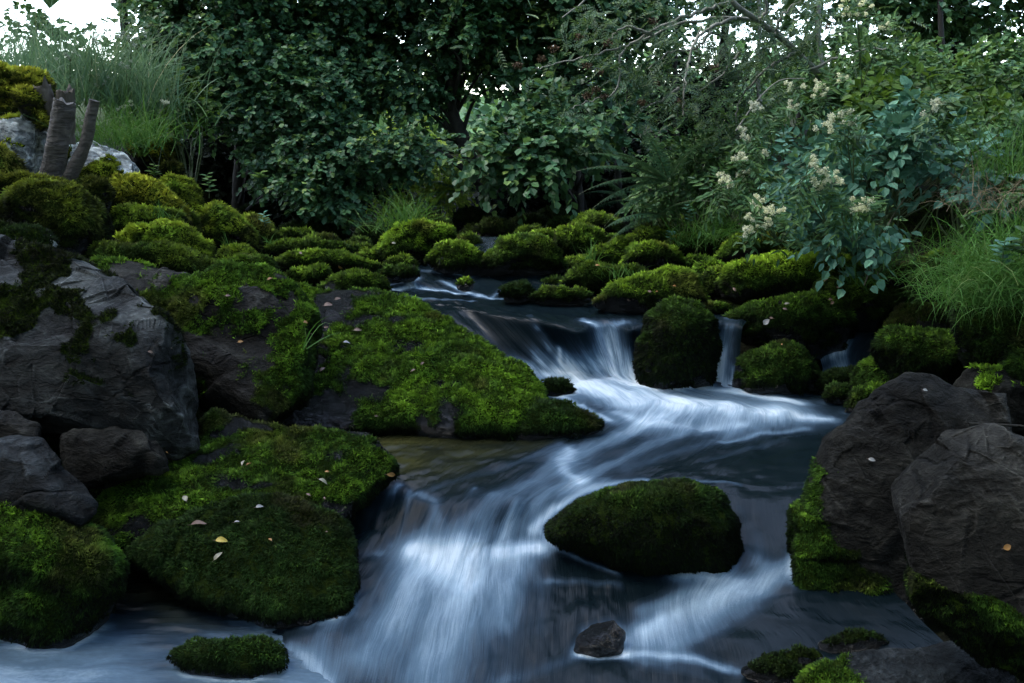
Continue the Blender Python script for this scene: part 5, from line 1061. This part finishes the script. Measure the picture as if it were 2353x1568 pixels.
# ------------------------------------------------------------------ fallen leaves, twigs (dropped onto whatever stone lies under them)
from mathutils.bvhtree import BVHTree
from mathutils import Vector
bpy.context.view_layer.update()
BV = []
for o, V, N, T in ROCKS: BV.append(BVHTree.FromPolygons([Vector(v) for v in V], [tuple(int(q) for q in t) for t in T]) if len(V) > 2600 else None)
def hit(u, v):
    d = Vector(ray(u, v)).normalized(); best = None
    for t_ in BV:
        if t_ is None: continue
        h = t_.ray_cast(Vector(CAMP), d, 12)
        if h[0] is not None and (best is None or h[3] < best[3]): best = h
    return best
def fallen(label, u, v, size, kind, ang, asp=.4):
    h = hit(u, v)
    if h is None: return
    n = np.array(h[1]); p_ = np.array(h[0])+n*.014; d = np.array([math.cos(ang), math.sin(ang)*.6, 0.]); d = nrmz(d-n*(d@n)); s = np.cross(n, d); L = .78*size/FPX*h[3]
    m = 9; t = np.linspace(0, 1, m); w = L*asp*.5*np.sin(np.pi*t**.8)**.8; z_ = .10*L*np.sin(np.pi*t*1.3)
    C_ = p_+d*(L*(t-.5))[:, None]+n*z_[:, None]; V = np.concatenate([C_-s*w[:, None]+n*(w*.35)[:, None], C_, C_+s*w[:, None]+n*(w*.35)[:, None]])
    j_ = np.arange(m-1); F = np.concatenate([np.stack([j_, j_+1, m+j_+1, m+j_], 1), np.stack([m+j_, m+j_+1, 2*m+j_+1, 2*m+j_], 1)])
    st = MB(); o = thing('fallen_leaf', p_, label, 'leaf', 'fallen leaves'); mb = MB(); mb.add(V, F); mb.build('blade', M_FALL[kind], o); tube(st, [C_[0]+d*L*.02, C_[0]-d*L*.22], [.0007, .0005], 4); st.build('stalk', M_FALL['brown'], o)
for a in (('bright yellow leaf on the dark combed slab', 510,1246,34,'yellow',.1,.5), ('pale yellow oval leaf on the slab below the cracked brown rock', 427,1150,28,'pale',1.9,.5), ('curled brown leaf left of the bright yellow one', 458,1210,42,'brown',.3,.4),
          ('pale curled leaf just below the bright yellow one', 504,1280,30,'pale',1.2,.4), ('silvery leaf on the wet streak of the wide flat slab', 597,1168,22,'silver',.5,.45), ('yellow-white leaf near the right end of the wide flat slab', 740,1111,30,'pale',-.4,.4),
          ('orange-brown leaf at the right tip of the wide flat slab', 893,1090,36,'orange',0,.35), ('slender pale leaf standing on the upper edge of the wide flat slab', 562,1068,24,'pale',1.5,.35), ('thin grey leaf beside the brown curled one', 548,1205,20,'silver',0,.3),
          ('silver leaf on the face of the wide boulder right of the side cascade', 1761,740,22,'silver',1.1,.7), ('pale leaf on the rim of the same wide boulder', 1808,701,16,'pale',0,.5), ('small white leaf on the dark wedge boulder', 2001,1058,20,'silver',-.8,.5),
          ('brown leaf on the bare face of the massive right boulder', 2308,1256,22,'orange',.9,.7), ('white leaf on top of the dark wedge boulder', 2120,900,16,'silver',0,.5), ('tan leaf lying on the wet stone before the flat speckled rock', 1895,1472,40,'orange',0,.35), ('brown leaf cluster at the top of the long green slab', 755,705,26,'brown',.2,.6),
          ('second brown leaf at the top of the long green slab', 775,690,20,'brown',1,.5), ('pinkish leaf on the wet part of the long green slab', 822,762,24,'brown',.2,.5), ('grey leaf further down the long green slab', 795,792,22,'silver',.6,.5),
          ('brownish leaf at the left edge of the long green slab', 742,852,20,'brown',1.2,.5), ('small orange leaf on the upper left of the long green slab', 700,745,14,'orange',.4,.7), ('tan leaf on the flat strip of stone in the upper stream', 690,572,16,'pale',0,.5),
          ('pale leaf on the grass-crowned boulder slope', 905,560,12,'pale',0,.5)):
    fallen(*a)
rl = np.random.default_rng(9)
for _ in range(46):
    z_ = [(250,900,1020,1420), (680,1180,680,960), (200,700,600,950), (1650,1950,600,800), (1300,1620,560,700), (620,880,570,660)][rl.integers(0, 6)]
    fallen('tiny brown leaf scrap lying in the moss', rl.uniform(z_[0], z_[1]), rl.uniform(z_[2], z_[3]), rl.uniform(8, 17), 'brown' if rl.random() < .75 else 'orange', rl.uniform(0, 3), .5)
def stick(label, uvs, Yd, r, mat, n=6):
    P = smooth_path([at(u, v, Yd+k_*.0) for k_, (u, v) in enumerate(uvs)], 6); mb = MB(); tube(mb, P, np.linspace(r, r*.5, len(P)), n, True)
    o = mesh('twig', np.concatenate(mb.V), mb.F[4][0], mat, loc=P[0]); tag(o, label, 'twig', 'bare twigs')
h = hit(2300, 977); Yh = h[0][1] if h else 2.9
stick('straight dark stick lying across the massive right boulder', [(2225,973),(2290,975),(2420,982)], Yh-.02, .006, M_BARK)
stick('bare pale twig hanging from the rowan', [(1612,60),(1590,110),(1572,180),(1568,262)], 6.2, .006, M_PALEBARK)
stick('arching bare twig above the cream flowers', [(1690,300),(1740,230),(1790,185),(1850,180)], 5.9, .005, M_PALEBARK)
stick('curved twig over the black hollow on the right', [(2180,395),(2215,420),(2245,460),(2250,490)], 4.8, .004, M_DRYSTEM)
stick('thin stalk leaning over the right end of the pillow boulder', [(1985,655),(2020,560),(2060,480),(2110,420)], 4.9, .004, M_DRYSTEM)

# ------------------------------------------------------------------ the wood all round (behind the trees, and behind the camera)
rng = np.random.default_rng(500); fw = MB()
n = 9000; a = rng.uniform(0, 2*np.pi, n); rad = rng.uniform(0, 1, n)
fx, fy = np.sin(a), np.cos(a); front = fy > .55
Rad = np.where(front, 20+8*rad, 8.5+3*rad); zz = rng.uniform(0, 1, n)**.9*np.where(front, .9, 11.)
x_, y_ = fx*Rad, fy*Rad+np.where(front, 0, 2.)
zc = terrain_z(x_, y_)+zz
skygap = (np.degrees(np.arctan2(x_, y_)) < -20) & front
sel = ~skygap; O = np.stack([x_, y_, zc], 1)[sel]; n = len(O)
spray(fw, None, O, rng.normal(size=(n, 3)), 7, .30, rng, 'round')
# unseen crowns added overhead and ahead to shade the stream and darken reflections
n = 1200; O = np.stack([rng.uniform(-6, 6, n), rng.uniform(-4, 5.6, n), rng.uniform(5.2, 8.5, n)], 1); O = O[fbm(O, .45, 2) > -.12]; O = np.concatenate([O, np.stack([rng.uniform(-9, 9, 2200), rng.uniform(10, 13.5, 2200), rng.uniform(3.8, 8.5, 2200)], 1)]); n = len(O)
spray(fw, None, O, rng.normal(size=(n, 3)), 7, .26, rng, 'round')
tag(fw.build('wood_and_shade_crowns', M_BUSH, smooth=False), 'dim leafy wood all round, with unseen crowns added overhead to shade the stream', 'wood', kind='stuff')

# ------------------------------------------------------------------ light
w = bpy.data.worlds.new('World'); sc.world = w; w.use_nodes = True; nt = w.node_tree; bg = nt.nodes['Background']
sky = nt.nodes.new('ShaderNodeTexSky'); sky.sky_type = 'NISHITA'; sky.sun_disc = False
EL, AZ = R(60), R(-85)      # sun ahead and to the left
sky.sun_elevation = EL; sky.sun_rotation = AZ; sky.air_density = 1.; sky.dust_density = 1.5; sky.ozone_density = 1.
hs = nt.nodes.new('ShaderNodeHueSaturation'); hs.inputs['Saturation'].default_value = .85; nt.links.new(sky.outputs[0], hs.inputs['Color']); nt.links.new(hs.outputs[0], bg.inputs[0]); bg.inputs[1].default_value = 1.15
sl = bpy.data.lights.new('sun', 'SUN'); so = bpy.data.objects.new('sun', sl); COL.objects.link(so)
sl.energy = 3.8; sl.angle = R(25); sl.color = (1, .97, .88)
d = Vector((math.sin(AZ)*math.cos(EL), math.cos(AZ)*math.cos(EL), math.sin(EL)))
so.rotation_euler = d.to_track_quat('Z', 'Y').to_euler()
sc.cycles.max_bounces = 6; sc.cycles.transparent_max_bounces = 8
